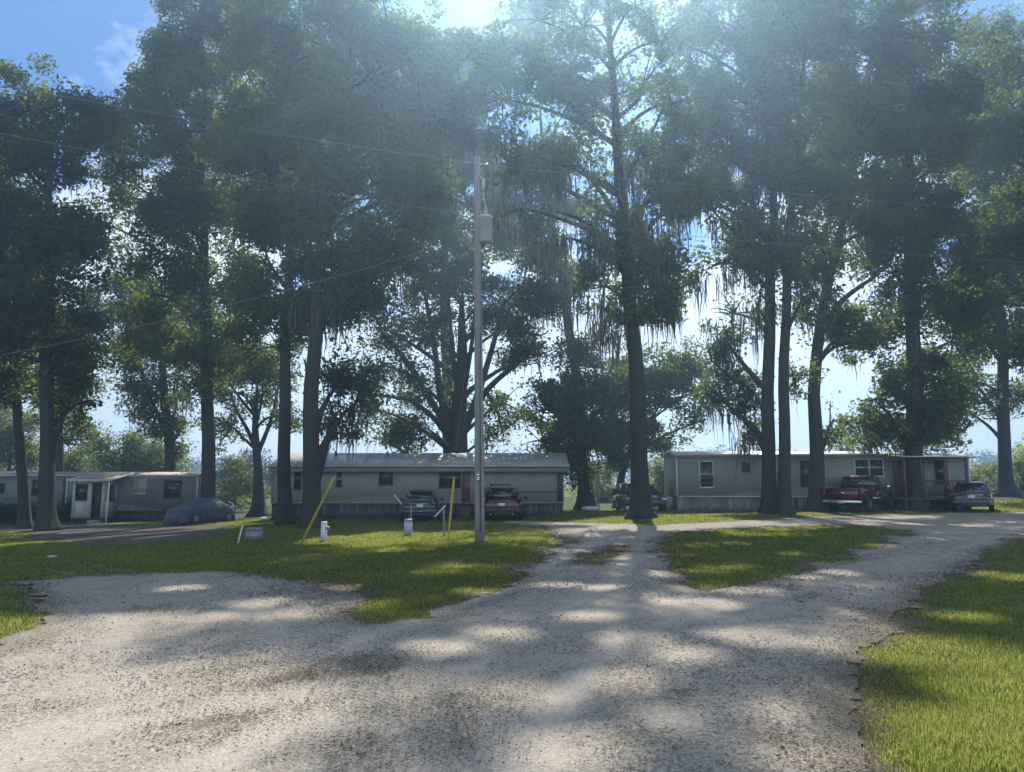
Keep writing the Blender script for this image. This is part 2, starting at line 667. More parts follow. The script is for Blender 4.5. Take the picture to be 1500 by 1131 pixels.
LIT = [(450, 985, 210, 36, .72), (560, 1012, 130, 44, .62), (350, 1060, 160, 44, .5), (480, 1100, 150, 30, .45), (620, 965, 90, 20, .4), (250, 990, 90, 16, .35), (680, 1040, 120, 45, .45), (960, 1085, 90, 22, .3), (1130, 1090, 90, 40, .5),
       (520, 955, 110, 20, .3), (900, 1010, 150, 40, .28), (110, 1035, 60, 12, .3), (1150, 1000, 110, 50, .3), (640, 1100, 90, 30, .4),
       (860, 820, 45, 14, .3), (1030, 940, 60, 14, .35), (480, 866, 80, 14, .5), (1230, 900, 60, 60, .35), (230, 895, 80, 8, .3)]
TRK = [(380, 1080, 26, 45, .9), (330, 1020, 20, 30, .6), (60, 1090, 80, 60, .8), (760, 1060, 60, 24, .7), (690, 985, 60, 14, .6), (250, 950, 200, 14, .5),
       (170, 1010, 80, 24, .5), (40, 980, 60, 30, .6), (880, 905, 170, 14, .4), (1010, 1060, 60, 20, .4), (800, 1115, 120, 16, .4)]


def img_of(x, y, z):
    dy = np.maximum(y, .3)
    dz = z - CAM_H
    fwd = dy * CP + dz * SP
    fwd = np.maximum(fwd, .2)
    return 750 + F * x / fwd, 565.5 - F * (dz * CP - dy * SP) / fwd


def blob_field(x, y, blobs):
    """soft patches lying on the road: ellipses given by where their centre and extents fall"""
    out = np.zeros(len(x))
    for (cx, cy, rx, ry, a) in blobs:
        c = on_ground(cx, cy)
        ex = abs(on_ground(cx + rx, cy)[0] - c[0])
        ey = .5 * abs(on_ground(cx, cy - ry)[1] - on_ground(cx, cy + ry)[1])
        k = ((x - c[0]) / ex) ** 2 + ((y - c[1]) / ey) ** 2
        out = np.maximum(out, a * np.exp(-k * .9))
    return out


TRACKS = [[(60, 1131), (330, 1040), (560, 975), (720, 905), (830, 850), (905, 795), (915, 772)],
          [(-150, 1080), (300, 1000), (720, 960), (1010, 900), (1220, 838), (1400, 790), (1600, 762)],
          [(500, 1250), (640, 1060), (800, 930), (1080, 868), (1300, 810), (1450, 776)],
          [(-60, 1010), (120, 930), (260, 880), (330, 845)],
          [(420, 1131), (380, 1040), (330, 960), (260, 890)]]


def track_field(x, y):
    out = np.zeros(len(x))
    for k, line in enumerate(TRACKS):
        P = poly_px([p for p in line])
        d2 = np.full(len(x), 1e9)
        side = np.zeros(len(x))
        for i in range(len(P) - 1):
            (ax, ay), (bx, by) = P[i], P[i + 1]
            ex, ey = bx - ax, by - ay
            t = np.clip(((x - ax) * ex + (y - ay) * ey) / (ex * ex + ey * ey), 0, 1)
            q = (x - ax - ex * t) ** 2 + (y - ay - ey * t) ** 2
            d2 = np.minimum(d2, q)
        d = np.abs(np.sqrt(d2) - .72) + (vnoise(x, y, .9, 80 + k) - .5) * .25
        out = np.maximum(out, (1.0, .9, .8, .6, .6)[k] * np.exp(-(d / .21) ** 2) * np.clip(vnoise(x, y, 2.2, 90 + k) * 1.8 - .1, 0, 1))
    return out


def track_streak(x, y):
    """long faint streaks dragged along the wheel tracks"""
    out = np.zeros(len(x))
    wt = np.full(len(x), 1e-6)
    for k, line in enumerate(TRACKS):
        P = poly_px([p for p in line])
        d2 = np.full(len(x), 1e9)
        lat = np.zeros(len(x))
        arc = np.zeros(len(x))
        acc = 0
        for i in range(len(P) - 1):
            (ax, ay), (bx, by) = P[i], P[i + 1]
            ex, ey = bx - ax, by - ay
            L = math.hypot(ex, ey)
            t = np.clip(((x - ax) * ex + (y - ay) * ey) / (L * L), 0, 1)
            q = (x - ax - ex * t) ** 2 + (y - ay - ey * t) ** 2
            near = q < d2
            d2 = np.where(near, q, d2)
            lat = np.where(near, ((x - ax) * ey - (y - ay) * ex) / L, lat)
            arc = np.where(near, acc + t * L, arc)
            acc += L
        w = np.exp(-d2 / 1.7)
        st = vnoise(lat / .13, arc / 1.6, 1, 120 + k) * .6 + vnoise(lat / .4, arc / 3, 1, 130 + k) * .4 - .5
        out += st * w
        wt += w
    return out / np.maximum(wt, .6)


def build_gravel():
    # the sheet: rows get wider apart with distance from the junction
    Yr = [3.3]
    while Yr[-1] < 66:
        Yr.append(Yr[-1] * 1.0052)
    Yr = np.array(Yr)
    us = np.concatenate([np.arange(-2.2, -1.0, .012), np.arange(-1.0, 1.0001, .0034), np.arange(1.006, 2.2, .012)])
    U, Yg = np.meshgrid(us, Yr)
    X = U * Yg
    parts = [(X, Yg)]
    xs = np.linspace(-14, 6, 150)
    ys = np.linspace(-8, 3.3, 90)
    parts.append(tuple(np.meshgrid(xs, ys)))
    mb = MB()
    at_l, at_d, at_t = [], [], []
    for X, Y in parts:
        s = gravel_s(X.ravel(), Y.ravel()).reshape(X.shape)
        keep = (s[:-1, :-1] > 0) & (s[1:, 1:] > -.02)
        ny, nx = X.shape
        i = np.arange(ny - 1)[:, None] * nx
        j = np.arange(nx - 1)[None, :]
        q = np.stack([i + j, i + j + 1, i + nx + j + 1, i + nx + j], -1)[keep]
        x, y = X.ravel(), Y.ravel()
        rel = (vnoise(x, y, 2.4, 11) - .5) * .03 + (vnoise(x, y, .5, 12) - .5) * .018 + (vnoise(x, y, .09, 13) - .5) * .014 * np.clip(12 / np.maximum(y, 4), 0, 1)
        edge = np.clip(s.ravel() / .7, 0, 1)
        tf = track_field(x, y)
        sk = track_streak(x, y)
        rel = rel - .03 * sk
        rel = rel * (1 - .5 * tf) - .022 * tf
        z = gz(x, y) + .002 + np.maximum(.020 + rel, .005) * edge
        used = np.zeros(len(x), bool)
        used[q.ravel()] = True
        idx = np.cumsum(used) - 1
        mb.add(np.stack([x, y, z], -1)[used], idx[q])
        l = blob_field(x[used], y[used], LIT) + (vnoise(x[used], y[used], 1.3, 31) - .5) * .35
        at_l.append(np.clip(l - .45 * tf[used] - .75 * np.minimum(sk[used], .5) * (.6 + l), 0, 1))
        at_t.append(np.clip(tf[used] * .8 + 1.3 * np.maximum(sk[used], 0) + blob_field(x[used], y[used], TRK) * (.4 + 1.2 * vnoise(x[used], y[used], .5, 33)), 0, 1))
        wd = .25 + .02 * np.clip(y[used], 0, 40)
        at_d.append(np.clip(1 - s.ravel()[used] / wd, 0, 1) * .8)
    o = mb.build('gravel_road', M['gravel'], None, True)
    attr(o.data, 'litter', np.concatenate(at_l))
    attr(o.data, 'dirt', np.concatenate(at_d))
    attr(o.data, 'track', np.concatenate(at_t))
    o['kind'] = 'structure'
    o['label'] = 'pale gravel road forking around a grass triangle'
    o['category'] = 'road'


def build_dirt():
    xs = np.linspace(-45, -8, 420)
    ys = np.linspace(22, 50, 300)
    X, Y = np.meshgrid(xs, ys)
    s = dirt_s(X.ravel(), Y.ravel()).reshape(X.shape)
    keep = (s[:-1, :-1] > 0)
    ny, nx = X.shape
    i = np.arange(ny - 1)[:, None] * nx
    j = np.arange(nx - 1)[None, :]
    q = np.stack([i + j, i + j + 1, i + nx + j + 1, i + nx + j], -1)[keep]
    x, y = X.ravel(), Y.ravel()
    used = np.zeros(len(x), bool)
    used[q.ravel()] = True
    idx = np.cumsum(used) - 1
    z = gz(x, y) + .012 + (vnoise(x, y, 2, 41) - .5) * .02
    mb = MB()
    mb.add(np.stack([x, y, z], -1)[used], idx[q])
    o = mb.build('dirt_driveway', M['dirt'], None, True)
    o['kind'] = 'structure'
    o['label'] = 'dark dirt drive in front of the left home'
    o['category'] = 'driveway'


build_ground()
build_gravel()
build_dirt()


# ------------------------------------------------------------------ grass, pebbles, leaves on the ground
def sample_ground(n, y0, y1, umax=.78, ext=0.0):
    # density falls off with distance
    a = rng.random(n)
    y = y0 * (y1 / y0) ** a
    x = (rng.random(n) * 2 - 1) * (umax * y + ext)
    return x, y


def build_grass():
    V, Fc = [], []
    x, y = sample_ground(3000000, 3.2, 46, .80, 5.0)
    g = gravel_s(x, y)
    dd = dirt_s(x, y)
    m = np.maximum(g, dd)
    w = .3 + .025 * y
    pr = np.clip(-m / w, 0, 1)
    bald = vnoise(x, y, .8, 51) * .6 + vnoise(x, y, .25, 52) * .4
    ok = (m < .12 + .035 * y * rng.random(len(x)) ** 2.5) & (rng.random(len(x)) < (.2 + .8 * pr) * np.clip((bald + .22 * pr - .33) * 4, .08, 1))
    ok &= ~((sdf(BARE, x, y) > 0) & (rng.random(len(x)) < .8))
    x, y = x[ok], y[ok]
    n = len(x)
    pr = pr[ok]
    h = (.014 + .036 * rng.random(n) ** 1.8) * (.45 + .55 * pr) * (.75 + .6 * vnoise(x, y, 1.5, 53))
    h *= np.where(y > 18, 1.25, 1.0)
    wd = np.maximum(.0036, .00066 * y) * (.7 + .6 * rng.random(n))
    th = rng.random(n) * 2 * np.pi
    lean = rng.random(n) * .8
    la = rng.random(n) * 2 * np.pi
    z = gz(x, y) - .012
    dx, dy = np.cos(th) * wd, np.sin(th) * wd
    b0 = np.stack([x - dx, y - dy, z], -1)
    b1 = np.stack([x + dx, y + dy, z], -1)
    tp = np.stack([x + np.cos(la) * lean * h, y + np.sin(la) * lean * h, z + h + .012], -1)
    V = np.stack([b0, b1, tp], 1).reshape(-1, 3)
    Fc = np.arange(3 * n).reshape(-1, 3)
    mb = MB()
    mb.add(V, Fc)
    o = mb.build('grass', M['grass'])
    tag(o, 'short lawn grass on both sides of the gravel road', 'grass', kind='stuff')
    return n


def build_pebbles():
    x, y = sample_ground(420000, 3.3, 24, .8, 3.0)
    s = gravel_s(x, y)
    dens = -.45 * track_field(x, y) + vnoise(x, y, 1.2, 61) * .6 + vnoise(x, y, .35, 62) * .4
    ok = (s > .02) & (rng.random(len(x)) < np.clip(dens * 1.7 - .45, .06, 1))
    x, y = x[ok], y[ok]
    n = len(x)
    r = (.003 + .0085 * rng.random(n) ** 3) * np.clip(y / 7, .8, 2.2)
    base = np.array([(1, 0, 0), (0, 1, 0), (-1, 0, 0), (0, -1, 0), (0, 0, 1), (0, 0, -1)], float)
    jit = base[None] * (.6 + .7 * rng.random((n, 6, 1))) + (rng.random((n, 6, 3)) - .5) * .3
    jit[:, :, 2] *= .65
    th = rng.random(n) * 6.28
    c, s_ = np.cos(th)[:, None], np.sin(th)[:, None]
    vx = (jit[:, :, 0] * c - jit[:, :, 1] * s_) * r[:, None] + x[:, None]
    vy = (jit[:, :, 0] * s_ + jit[:, :, 1] * c) * r[:, None] + y[:, None]
    vz = jit[:, :, 2] * r[:, None] + (gz(x, y) + .022)[:, None]
    V = np.stack([vx, vy, vz], -1).reshape(-1, 3)
    f = np.array([(0, 1, 4), (1, 2, 4), (2, 3, 4), (3, 0, 4), (1, 0, 5), (2, 1, 5), (3, 2, 5), (0, 3, 5)])
    Fc = (np.arange(n)[:, None, None] * 6 + f[None]).reshape(-1, 3)
    mb = MB()
    mb.add(V, Fc)
    t = NT('gravel_stones')
    geo = t.n('ShaderNodeNewGeometry')
    col = t.ramp(geo.outputs['Random Per Island'], [(.0, (.10, .088, .075)), (.45, (.27, .24, .21)), (.95, (.46, .425, .385))])
    t.principled(col, .9, 0, None, .2)
    o = mb.build('gravel', t.m)
    tag(o, 'loose limestone gravel scattered over the road', 'gravel', kind='stuff')


def build_litter():
    x, y = sample_ground(420000, 3.3, 26, .8, 3.0)
    s = gravel_s(x, y)
    d = blob_field(x, y, LIT) * 2.0 + np.clip(.5 - np.abs(s) / .8, 0, .3) + vnoise(x, y, .6, 71) * .3 - .20 - .4 * track_field(x, y) - .5 * track_streak(x, y)
    ok = rng.random(len(x)) < d
    x, y = x[ok], y[ok]
    n = len(x)
    L = (.005 + .014 * rng.random(n) ** 1.6) * np.clip(y / 7, .9, 2.2)
    W = L * (.35 + .2 * rng.random(n))
    th = rng.random(n) * 6.28
    ux, uy = np.cos(th), np.sin(th)
    z = gz(x, y) + .030
    tl = (rng.random((n, 4)) - .5) * .4
    P = [np.stack([x + ux * L, y + uy * L, z + tl[:, 0] * L], -1), np.stack([x - uy * W, y + ux * W, z + tl[:, 1] * L + .3 * W], -1),
         np.stack([x - ux * L, y - uy * L, z + tl[:, 2] * L], -1), np.stack([x + uy * W, y - ux * W, z + tl[:, 3] * L + .3 * W], -1)]
    mb = MB()
    mb.add(np.stack(P, 1).reshape(-1, 3), np.arange(4 * n).reshape(-1, 4))
    o = mb.build('fallen_leaves', M['litter'])
    tag(o, 'brown fallen leaves and twigs strewn over the gravel', 'leaf litter', kind='stuff')


build_grass()
build_pebbles()
build_litter()


# ------------------------------------------------------------------ trees
EL, AZ = R(44.5), R(7.5)
SUN = np.array([math.sin(AZ) * math.cos(EL), math.cos(AZ) * math.cos(EL), math.sin(EL)])
# openings carved in the crowns so sun reaches chosen ground patches (column, row, half width, half depth)
BEAMS = [(215, 905, 62, 9), (300, 909, 28, 8), (445, 902, 60, 7), (272, 862, 28, 5), (512, 862, 20, 4), (380, 885, 22, 4), (120, 915, 30, 6),
         (560, 789, 70, 12), (660, 788, 66, 13), (770, 790, 58, 11), (480, 792, 36, 8), (800, 806, 30, 4), (590, 806, 50, 4), (230, 787, 20, 3), (30, 782, 40, 2.5), (120, 780, 30, 2),
         (810, 857, 48, 5), (885, 862, 18, 4), (850, 781, 66, 6), (930, 817, 18, 4), (960, 842, 22, 5), (900, 800, 24, 4), (990, 884, 34, 7), (1046, 887, 30, 8),
         (1130, 942, 66, 12), (1080, 934, 34, 9), (925, 937, 36, 7), (1230, 950, 36, 7), (1310, 962, 46, 9), (1000, 962, 26, 5), (860, 905, 36, 5),
         (1478, 845, 46, 9), (1420, 905, 26, 6), (1430, 1010, 50, 10), (1400, 1062, 130, 22), (1480, 1095, 90, 30), (1330, 1110, 90, 22), (1190, 1112, 60, 16), (1480, 975, 30, 8),
         (1225, 840, 36, 5), (1180, 846, 30, 4), (1110, 866, 20, 3), (1170, 771, 66, 3), (1340, 768, 30, 2.5), (1425, 770, 34, 2.5), (1050, 766, 95, 4), (1290, 800, 30, 4), (1380, 790, 30, 3),
         (1020, 800, 34, 5), (1140, 776, 46, 3), (1080, 797, 24, 3), (1160, 812, 24, 4), (1010, 1062, 46, 14), (850, 1104, 66, 14), (1120, 1050, 34, 8), (760, 1020, 36, 10), (905, 1000, 24, 6),
         (1060, 752, 60, 3), (1180, 752, 30, 2), (700, 866, 22, 5), (735, 930, 30, 6), (640, 950, 44, 6)]
_BM = []
for (_px, _py, _rx, _ry) in BEAMS:
    _c = on_ground(_px, _py)
    _a = max(.42, abs(on_ground(_px + _rx, _py)[0] - _c[0]))
    _b = max(.42, .5 * abs(on_ground(_px, _py - _ry)[1] - on_ground(_px, _py + _ry)[1]))
    _BM.append((_c[0], _c[1], _c[2], _a, _b))


def sun_open(P):
    """which leaves stand clear of the carved openings"""
    ok = np.ones(len(P), bool)
    jit = .7 + .6 * rng.random(len(P))
    for (cx, cy, cz, a, b) in _BM:
        t = (P[:, 2] - cz) / SUN[2]
        k = ((P[:, 0] - SUN[0] * t - cx) / a) ** 2 + ((P[:, 1] - SUN[1] * t - cy) / b) ** 2
        ok &= k > jit
    return ok


def leaves_mb(cent, sig, n_each, size, flat=.75, base=None):
    """many small diamond leaves round the clump centres"""
    cent = np.asarray(cent)
    sig = np.asarray(sig)
    k = np.repeat(np.arange(len(cent)), n_each)
    n = len(k)
    g = rng.normal(size=(n, 3))
    g /= np.maximum(1, np.linalg.norm(g, axis=1) / 1.9)[:, None]
    P = cent[k] + g * sig[k][:, None] * np.array([1, 1, flat])
    if base is not None:
        P = P[sun_open(P + base)]
        n = len(P)
    # orientation: axis drooping outward, random roll
    ax = rng.normal(size=(n, 3)) * np.array([1, 1, .7]) + np.array([0, 0, -.25])
    ax /= np.linalg.norm(ax, axis=1)[:, None]
    rn = rng.normal(size=(n, 3))
    sd = np.cross(ax, rn)
    sd /= np.linalg.norm(sd, axis=1)[:, None] + 1e-9
    L = size * (.45 + 1.15 * rng.random(n) ** 1.6)[:, None] * .5
    W = L * (.42 + .25 * rng.random(n))[:, None]
    nr = np.cross(ax, sd) * W * .35
    V = np.stack([P - ax * L, P + sd * W + nr, P + ax * L, P - sd * W + nr], 1).reshape(-1, 3)
    return V, np.arange(4 * n).reshape(-1, 4)


def bez(p0, p1, p2, n):
    t = np.linspace(0, 1, n)[:, None]
    return (1 - t) ** 2 * p0 + 2 * t * (1 - t) * p1 + t * t * p2


def moss_mb(mb, pts, lmin, lmax, per=4):
    for p in pts:
        n = random.randint(3, per + 3)
        for _ in range(n):
            L = random.uniform(lmin, lmax) * random.uniform(.5, 1)
            q = p + np.array([random.gauss(0, .22), random.gauss(0, .22), random.gauss(0, .15)])
            th = random.random() * 6.28
            w = random.uniform(.014, .045)
            dirv = np.array([math.cos(th), math.sin(th), 0])
            seg = 5
            off = np.zeros(3)
            a, b = [], []
            for i in range(seg):
                t = i / (seg - 1)
                ww = w * (.55 + .7 * math.sin(math.pi * min(1, t * 1.1 + .12))) * (1 - .75 * t)
                c = q + np.array([0, 0, -L * t]) + off
                off = off + np.array([random.gauss(0, .055), random.gauss(0, .055), 0])
                a.append(c - dirv * ww)
                b.append(c + dirv * ww)
            V = np.array([x for ab in zip(a, b) for x in ab])
            f = [(2 * i, 2 * i + 1, 2 * i + 3, 2 * i + 2) for i in range(seg - 1)]
            mb.add(V, f)


def px_m(Y):
    return Y / F


TREES = 'tall oaks hung with moss around the homes'


def tree(label, D, trunk, blobs, r0=.4, leaf='leaf_oak', size=.21, cov=4.4, moss=0, moss_len=(.6, 2.0), moss_per=4, limbs=None, flare=1.55,
         group=TREES, name='oak_tree', cat='tree', depth=1.0, clump=.52, hole=.15, carve=True):
    """trunk: list of (px, py or None for ground, dY); blobs: (px, py, rx px, ry px[, dY[, cov factor]])"""
    base = gpt(trunk[0][0], D)
    P = [base + np.array([0, 0, -.12])]
    for t in trunk[1:]:
        P.append(at(t[0], t[1], D + (t[2] if len(t) > 2 else 0)))
    P = np.array(P)
    root = thing(name, label, cat, tuple(base), 0, group)

    def rel(a):
        return np.asarray(a) - base
    # smooth trunk path
    seg = np.linalg.norm(np.diff(P, axis=0), axis=1)
    s = np.concatenate([[0], np.cumsum(seg)])
    tot = s[-1]
    ss = np.concatenate([[0, .12, .3, .55, .9, 1.4], np.linspace(2.2, tot, max(6, int(tot / 1.3)))])
    ss = ss[ss <= tot]

    def interp(q):
        a = np.stack([np.interp(q, s, P[:, k]) for k in range(3)], -1)
        return a
    path = (interp(np.clip(ss - .7, 0, tot)) + 2 * interp(ss) + interp(np.clip(ss + .7, 0, tot))) / 4
    path[0] = P[0]
    wob = np.clip(ss / 6, 0, 1)[:, None] * np.stack([np.sin(ss * .9 + D), np.cos(ss * .7 + D * 2), 0 * ss], -1) * .05
    path = path + wob
    frac = ss / tot
    rad = r0 * (1 - frac) ** .7 * .95 + .05
    fl = 1 + (flare - 1) * np.exp(-ss / .55)
    lob = .22 * np.exp(-ss / .8) + .035
    mb = MB()
    mb.tube(rel(path), rad * fl, 18, True, 5, lob, D * 1.7)

    def trunk_r(z):
        i = np.argmin(np.abs(path[:, 2] - z))
        return path[i], rad[i]
    cents, sigs, moss_pts = [], [], []
    area = 0
    ns = []
    for b in blobs:
        bx, by, rx, ry = b[:4]
        dY = b[4] if len(b) > 4 else 0
        cf = b[5] if len(b) > 5 else 1
        c = at(bx, by, D + dY)
        k = px_m(D + dY)
        rx, ry = rx * 1.42, ry * 1.36
        a3 = np.array([rx * k, max(rx, ry * .8) * k * .8 * depth, ry * k])
        # limb from trunk into the blob
        zt = max(path[2, 2] + .8, c[2] - max(1.0, .55 * np.hypot(*(c[:2] - path[-1, :2])) + .4 * a3[2]))
        zt = min(zt, path[-1, 2])
        p0, rr = trunk_r(zt)
        if np.linalg.norm(c - p0) > .8:
            mid = (p0 + c) / 2 + np.array([random.gauss(0, .3), random.gauss(0, .3), random.uniform(.2, .9)])
            lr = max(.05, min(rr * .62, .05 + .028 * np.linalg.norm(c - p0)))
            lp = bez(p0, mid, c, 7)
            mb.tube(rel(lp), np.linspace(lr, .045, 7), 7, False)
        nl = 12
        ld = rng.normal(size=(nl, 3))
        ld /= np.linalg.norm(ld, axis=1)[:, None]
        lc = c + ld * (.35 + .6 * rng.random((nl, 1))) * a3
        lr_ = (.26 + .28 * rng.random((nl, 1))) * a3
        nc = int(max(8, (a3[0] * a3[1] * a3[2]) ** .67 * 6.5 / clump))
        wh = rng.choice(nl, nc)
        lf = rng.choice([.2, .45, .8, 1.2, 1.7], nl)
        d = rng.normal(size=(nc, 3))
        d /= np.linalg.norm(d, axis=1)[:, None]
        rr_ = rng.random((nc, 1)) ** (1 / 2.4)
        cc = lc[wh] + d * rr_ * lr_[wh]
        keep = rng.random(nc) > hole
        cc = cc[keep]
        wf = lf[wh][keep]
        sg = clump * (.45 + .55 * rng.random(len(cc)))
        cents.append(cc)
        sigs.append(sg)
        # leaf number so that the blob is covered about cov*cf times
        Ln = cov * cf * math.pi * a3[0] * a3[2] / (size * size * .27)
        ns.append(np.maximum(3, (Ln / max(1, len(cc)) * (sg / sg.mean()) ** 1.5 * wf)).astype(int))
        # twigs
        for q in cc[::max(1, len(cc) // 9)]:
            m2 = (c + q) / 2 + np.array([0, 0, random.uniform(-.1, .4)])
            mb.tube(rel(bez(c, m2, q, 4)), np.linspace(.045, .015, 4), 4, False)
        if moss and by > 150:
            low = cc[cc[:, 2] < c[2] + (.1 if moss > .7 else -.25) * a3[2]]
            km = int(len(low) * moss * min(1, 1))
            if km > 0:
                moss_pts += list(low[rng.permutation(len(low))[:km]])
    if limbs:
        for L in limbs:
            pts = np.array([at(q[0], q[1], D + (q[2] if len(q) > 2 else 0)) for q in L[1:]])
            s2 = np.linspace(0, len(pts) - 1, len(pts) * 3)
            pp = np.stack([np.interp(s2, np.arange(len(pts)), pts[:, k]) for k in range(3)], -1)
            pp[1:-1] = (pp[:-2] + 2 * pp[1:-1] + pp[2:]) / 4
            mb.tube(rel(pp), np.linspace(L[0], L[0] * .35, len(pp)), 8, True)
    mb.build('trunk', M['bark'], root, True)
    if cents:
        C = np.concatenate(cents)
        S = np.concatenate(sigs)
        N = np.concatenate(ns)
        V, Fc = leaves_mb(rel(C), S, N, size, .75, base if carve else None)
        cm = MB()
        cm.add(V, Fc)
        cm.build('crown', M[leaf], root)
    if moss_pts:
        mm = MB()
        moss_mb(mm, [rel(p) for p in moss_pts], *moss_len, moss_per)
        mo = mm.build('hanging_moss', M['moss'], root)
        mo['kind'] = 'stuff'
    return root


# --- left group
tree('slender oak with a trunk leaning left, left of the thick trunk before the left home', 38,
     [(37,), (33, 690), (27, 610), (18, 545), (8, 440), (0, 330)],
     [(5, 470, 55, 60), (-20, 380, 60, 70), (20, 560, 40, 30, 0, .6), (-40, 250, 70, 90), (30, 400, 50, 50)], r0=.24, moss=.35, flare=1.5)
tree('thick oak in front of the left home beside the slender leaning one', 36,
     [(69,), (68, 690), (69, 560), (72, 420), (70, 290), (78, 180)],
     [(35, 150, 44, 40), (88, 180, 44, 40), (138, 165, 28, 28), (20, 230, 60, 60), (100, 235, 55, 40), (40, 320, 66, 60), (95, 330, 36, 50), (75, 400, 66, 55), (60, 470, 70, 55),
      (110, 510, 38, 42), (60, 530, 50, 28), (100, 600, 26, 45, 3, .5), (120, 590, 22, 30, 3, .4)], r0=.34, moss=.4)
tree('thin dark oak trunk rising behind the left home next to the thick straight trunk', 54,
     [(88,), (86, 640), (88, 560), (92, 450)],
     [(100, 500, 50, 40), (95, 570, 42, 35, 0, .7), (115, 620, 30, 35, 0, .7), (130, 460, 40, 40, 0, .6)], r0=.3)
tree('forked oak standing behind the left home, crown over its roof', 54,
     [(250,), (248, 650), (243, 600), (238, 540), (235, 450)],
     [(215, 570, 45, 35, 0, .6), (255, 560, 40, 40, 0, .7), (235, 500, 55, 45), (210, 500, 40, 40), (270, 620, 28, 30, 0, .6), (225, 610, 25, 28, 0, .5), (200, 440, 50, 50, 0, .7), (270, 440, 60, 60)],
     r0=.42, moss=.3, limbs=[(.2, (248, 650), (232, 610), (215, 570), (200, 520)), (.16, (249, 640), (258, 590), (262, 540))])
tree('straight oak rising behind the covered car at the end of the left home', 42,
     [(306,), (305, 690), (304, 560), (300, 400), (296, 250), (300, 110)],
     [(225, 120, 40, 46), (270, 90, 52, 60), (330, 70, 62, 70), (300, 10, 46, 50), (345, -20, 60, 50), (330, 170, 80, 66), (235, 190, 56, 52), (250, 260, 70, 55), (330, 270, 70, 60),
      (285, 340, 76, 60), (168, 190, 24, 34, 2, .5), (170, 250, 34, 50, 2, .4), (160, 330, 28, 40, 2, .3), (225, 330, 40, 44, 0, .5), (290, 430, 66, 60), (225, 430, 46, 40, 0, .55), (245, 500, 48, 40), (330, 500, 52, 50), (300, 560, 40, 34, 0, .6)], r0=.37, moss=.45)
tree('low branching oak with a flared base by the brush between the left and middle homes', 50,
     [(379,), (378, 690), (376, 650), (374, 610), (376, 560)],
     [(348, 575, 32, 30, 0, .6), (402, 560, 34, 40, 0, .6), (375, 520, 48, 40, 0, .8), (340, 625, 24, 28, 0, .5), (330, 550, 30, 40, 0, .6), (415, 610, 20, 25, 0, .5)], r0=.37, flare=2.2, leaf='leaf_oak',
     limbs=[(.17, (376, 660), (362, 628), (345, 600), (335, 570)), (.18, (377, 665), (392, 630), (403, 595), (410, 550)), (.12, (376, 620), (385, 580), (388, 540))])
tree('dark oak before the left end of the middle home, left of its thicker twin', 34.5,
     [(419,), (416, 680), (417, 560), (422, 420), (428, 270), (432, 130)],
     [(400, 50, 66, 66), (440, -30, 66, 60), (465, 80, 66, 66), (385, 150, 60, 60), (450, 190, 70, 66), (395, 250, 66, 60), (430, 310, 72, 60), (390, 370, 60, 60), (430, 430, 62, 52), (385, 470, 44, 44),
      (410, 510, 40, 40, 0, .7)], r0=.28, moss=.45)
tree('thickest oak before the middle home, the leaning yellow marker at its foot', 31.5,
     [(457,), (456, 680), (457, 560), (464, 440), (478, 310), (500, 170), (515, 60)],
     [(520, 20, 60, 60), (570, 40, 40, 50, 0, .8), (540, 110, 62, 60), (500, 190, 60, 60), (570, 190, 60, 54), (480, 280, 60, 60), (545, 290, 62, 55), (500, 370, 66, 50), (550, 380, 50, 40), (480, 440, 56, 44), (530, 450, 36, 30, 0, .7),
      (595, 75, 50, 44, 1, .8), (645, 85, 46, 40, 2, .8), (690, 85, 40, 36, 2, .7), (615, 160, 54, 50, 1, .9), (668, 165, 48, 46, 2, .8), (605, 250, 50, 46, 1, .8), (655, 265, 44, 42, 2, .6), (595, 330, 42, 36, 1, .6),
      (500, 560, 30, 40, 6, .8), (490, 610, 30, 30, 6, .6), (520, 590, 22, 35, 6, .5)], r0=.345, moss=.75, moss_len=(.8, 2.4), moss_per=7, flare=1.6)
# --- centre
tree('broad many-stemmed live oak spreading behind the middle home roof', 49,
     [(672,), (671, 690), (672, 640), (674, 590), (676, 520), (678, 420)],
     [(590, 545, 55, 40, 0, .55), (555, 600, 42, 34, 0, .55), (610, 620, 42, 34, 0, .5), (570, 650, 34, 20, 0, .6), (615, 470, 55, 44, 0, .6), (650, 420, 55, 44, 0, .75), (700, 440, 50, 44, 0, .6), (745, 480, 55, 40, 0, .65),
      (790, 520, 46, 26, 0, .6), (735, 590, 34, 26, 0, .5), (715, 640, 24, 26, 0, .4), (765, 420, 50, 44, 0, .8), (560, 480, 40, 36, 0, .55), (640, 560, 36, 40, 0, .3), (600, 385, 50, 40, 0, .8)], r0=.72, moss=.35, flare=1.3,
     limbs=[(.32, (668, 650), (645, 585), (636, 500), (622, 430)), (.28, (665, 640), (630, 585), (590, 520), (560, 490)), (.3, (676, 640), (700, 580), (724, 500), (740, 440)),
            (.26, (678, 630), (712, 570), (760, 530), (800, 500)), (.22, (664, 650), (635, 610), (600, 585), (560, 580)), (.2, (672, 600), (662, 500), (655, 410)), (.2, (675, 600), (692, 500), (700, 400)),
            (.15, (710, 570), (728, 600), (738, 640))])
tree('very tall oak filling the sky behind the power pole', 55,
     [(660,), (655, 560), (650, 400), (655, 280), (670, 150)],
     [(600, 110, 40, 36, 0, .6), (660, 110, 40, 36, 0, .6), (720, 110, 40, 36, 0, .6), (620, 160, 66, 56), (700, 150, 70, 60), (590, 230, 56, 50), (660, 240, 66, 56), (735, 230, 60, 55), (610, 310, 60, 50), (690, 320, 66, 50), (750, 330, 56, 50)],
     r0=.5, moss=.3, size=.22)
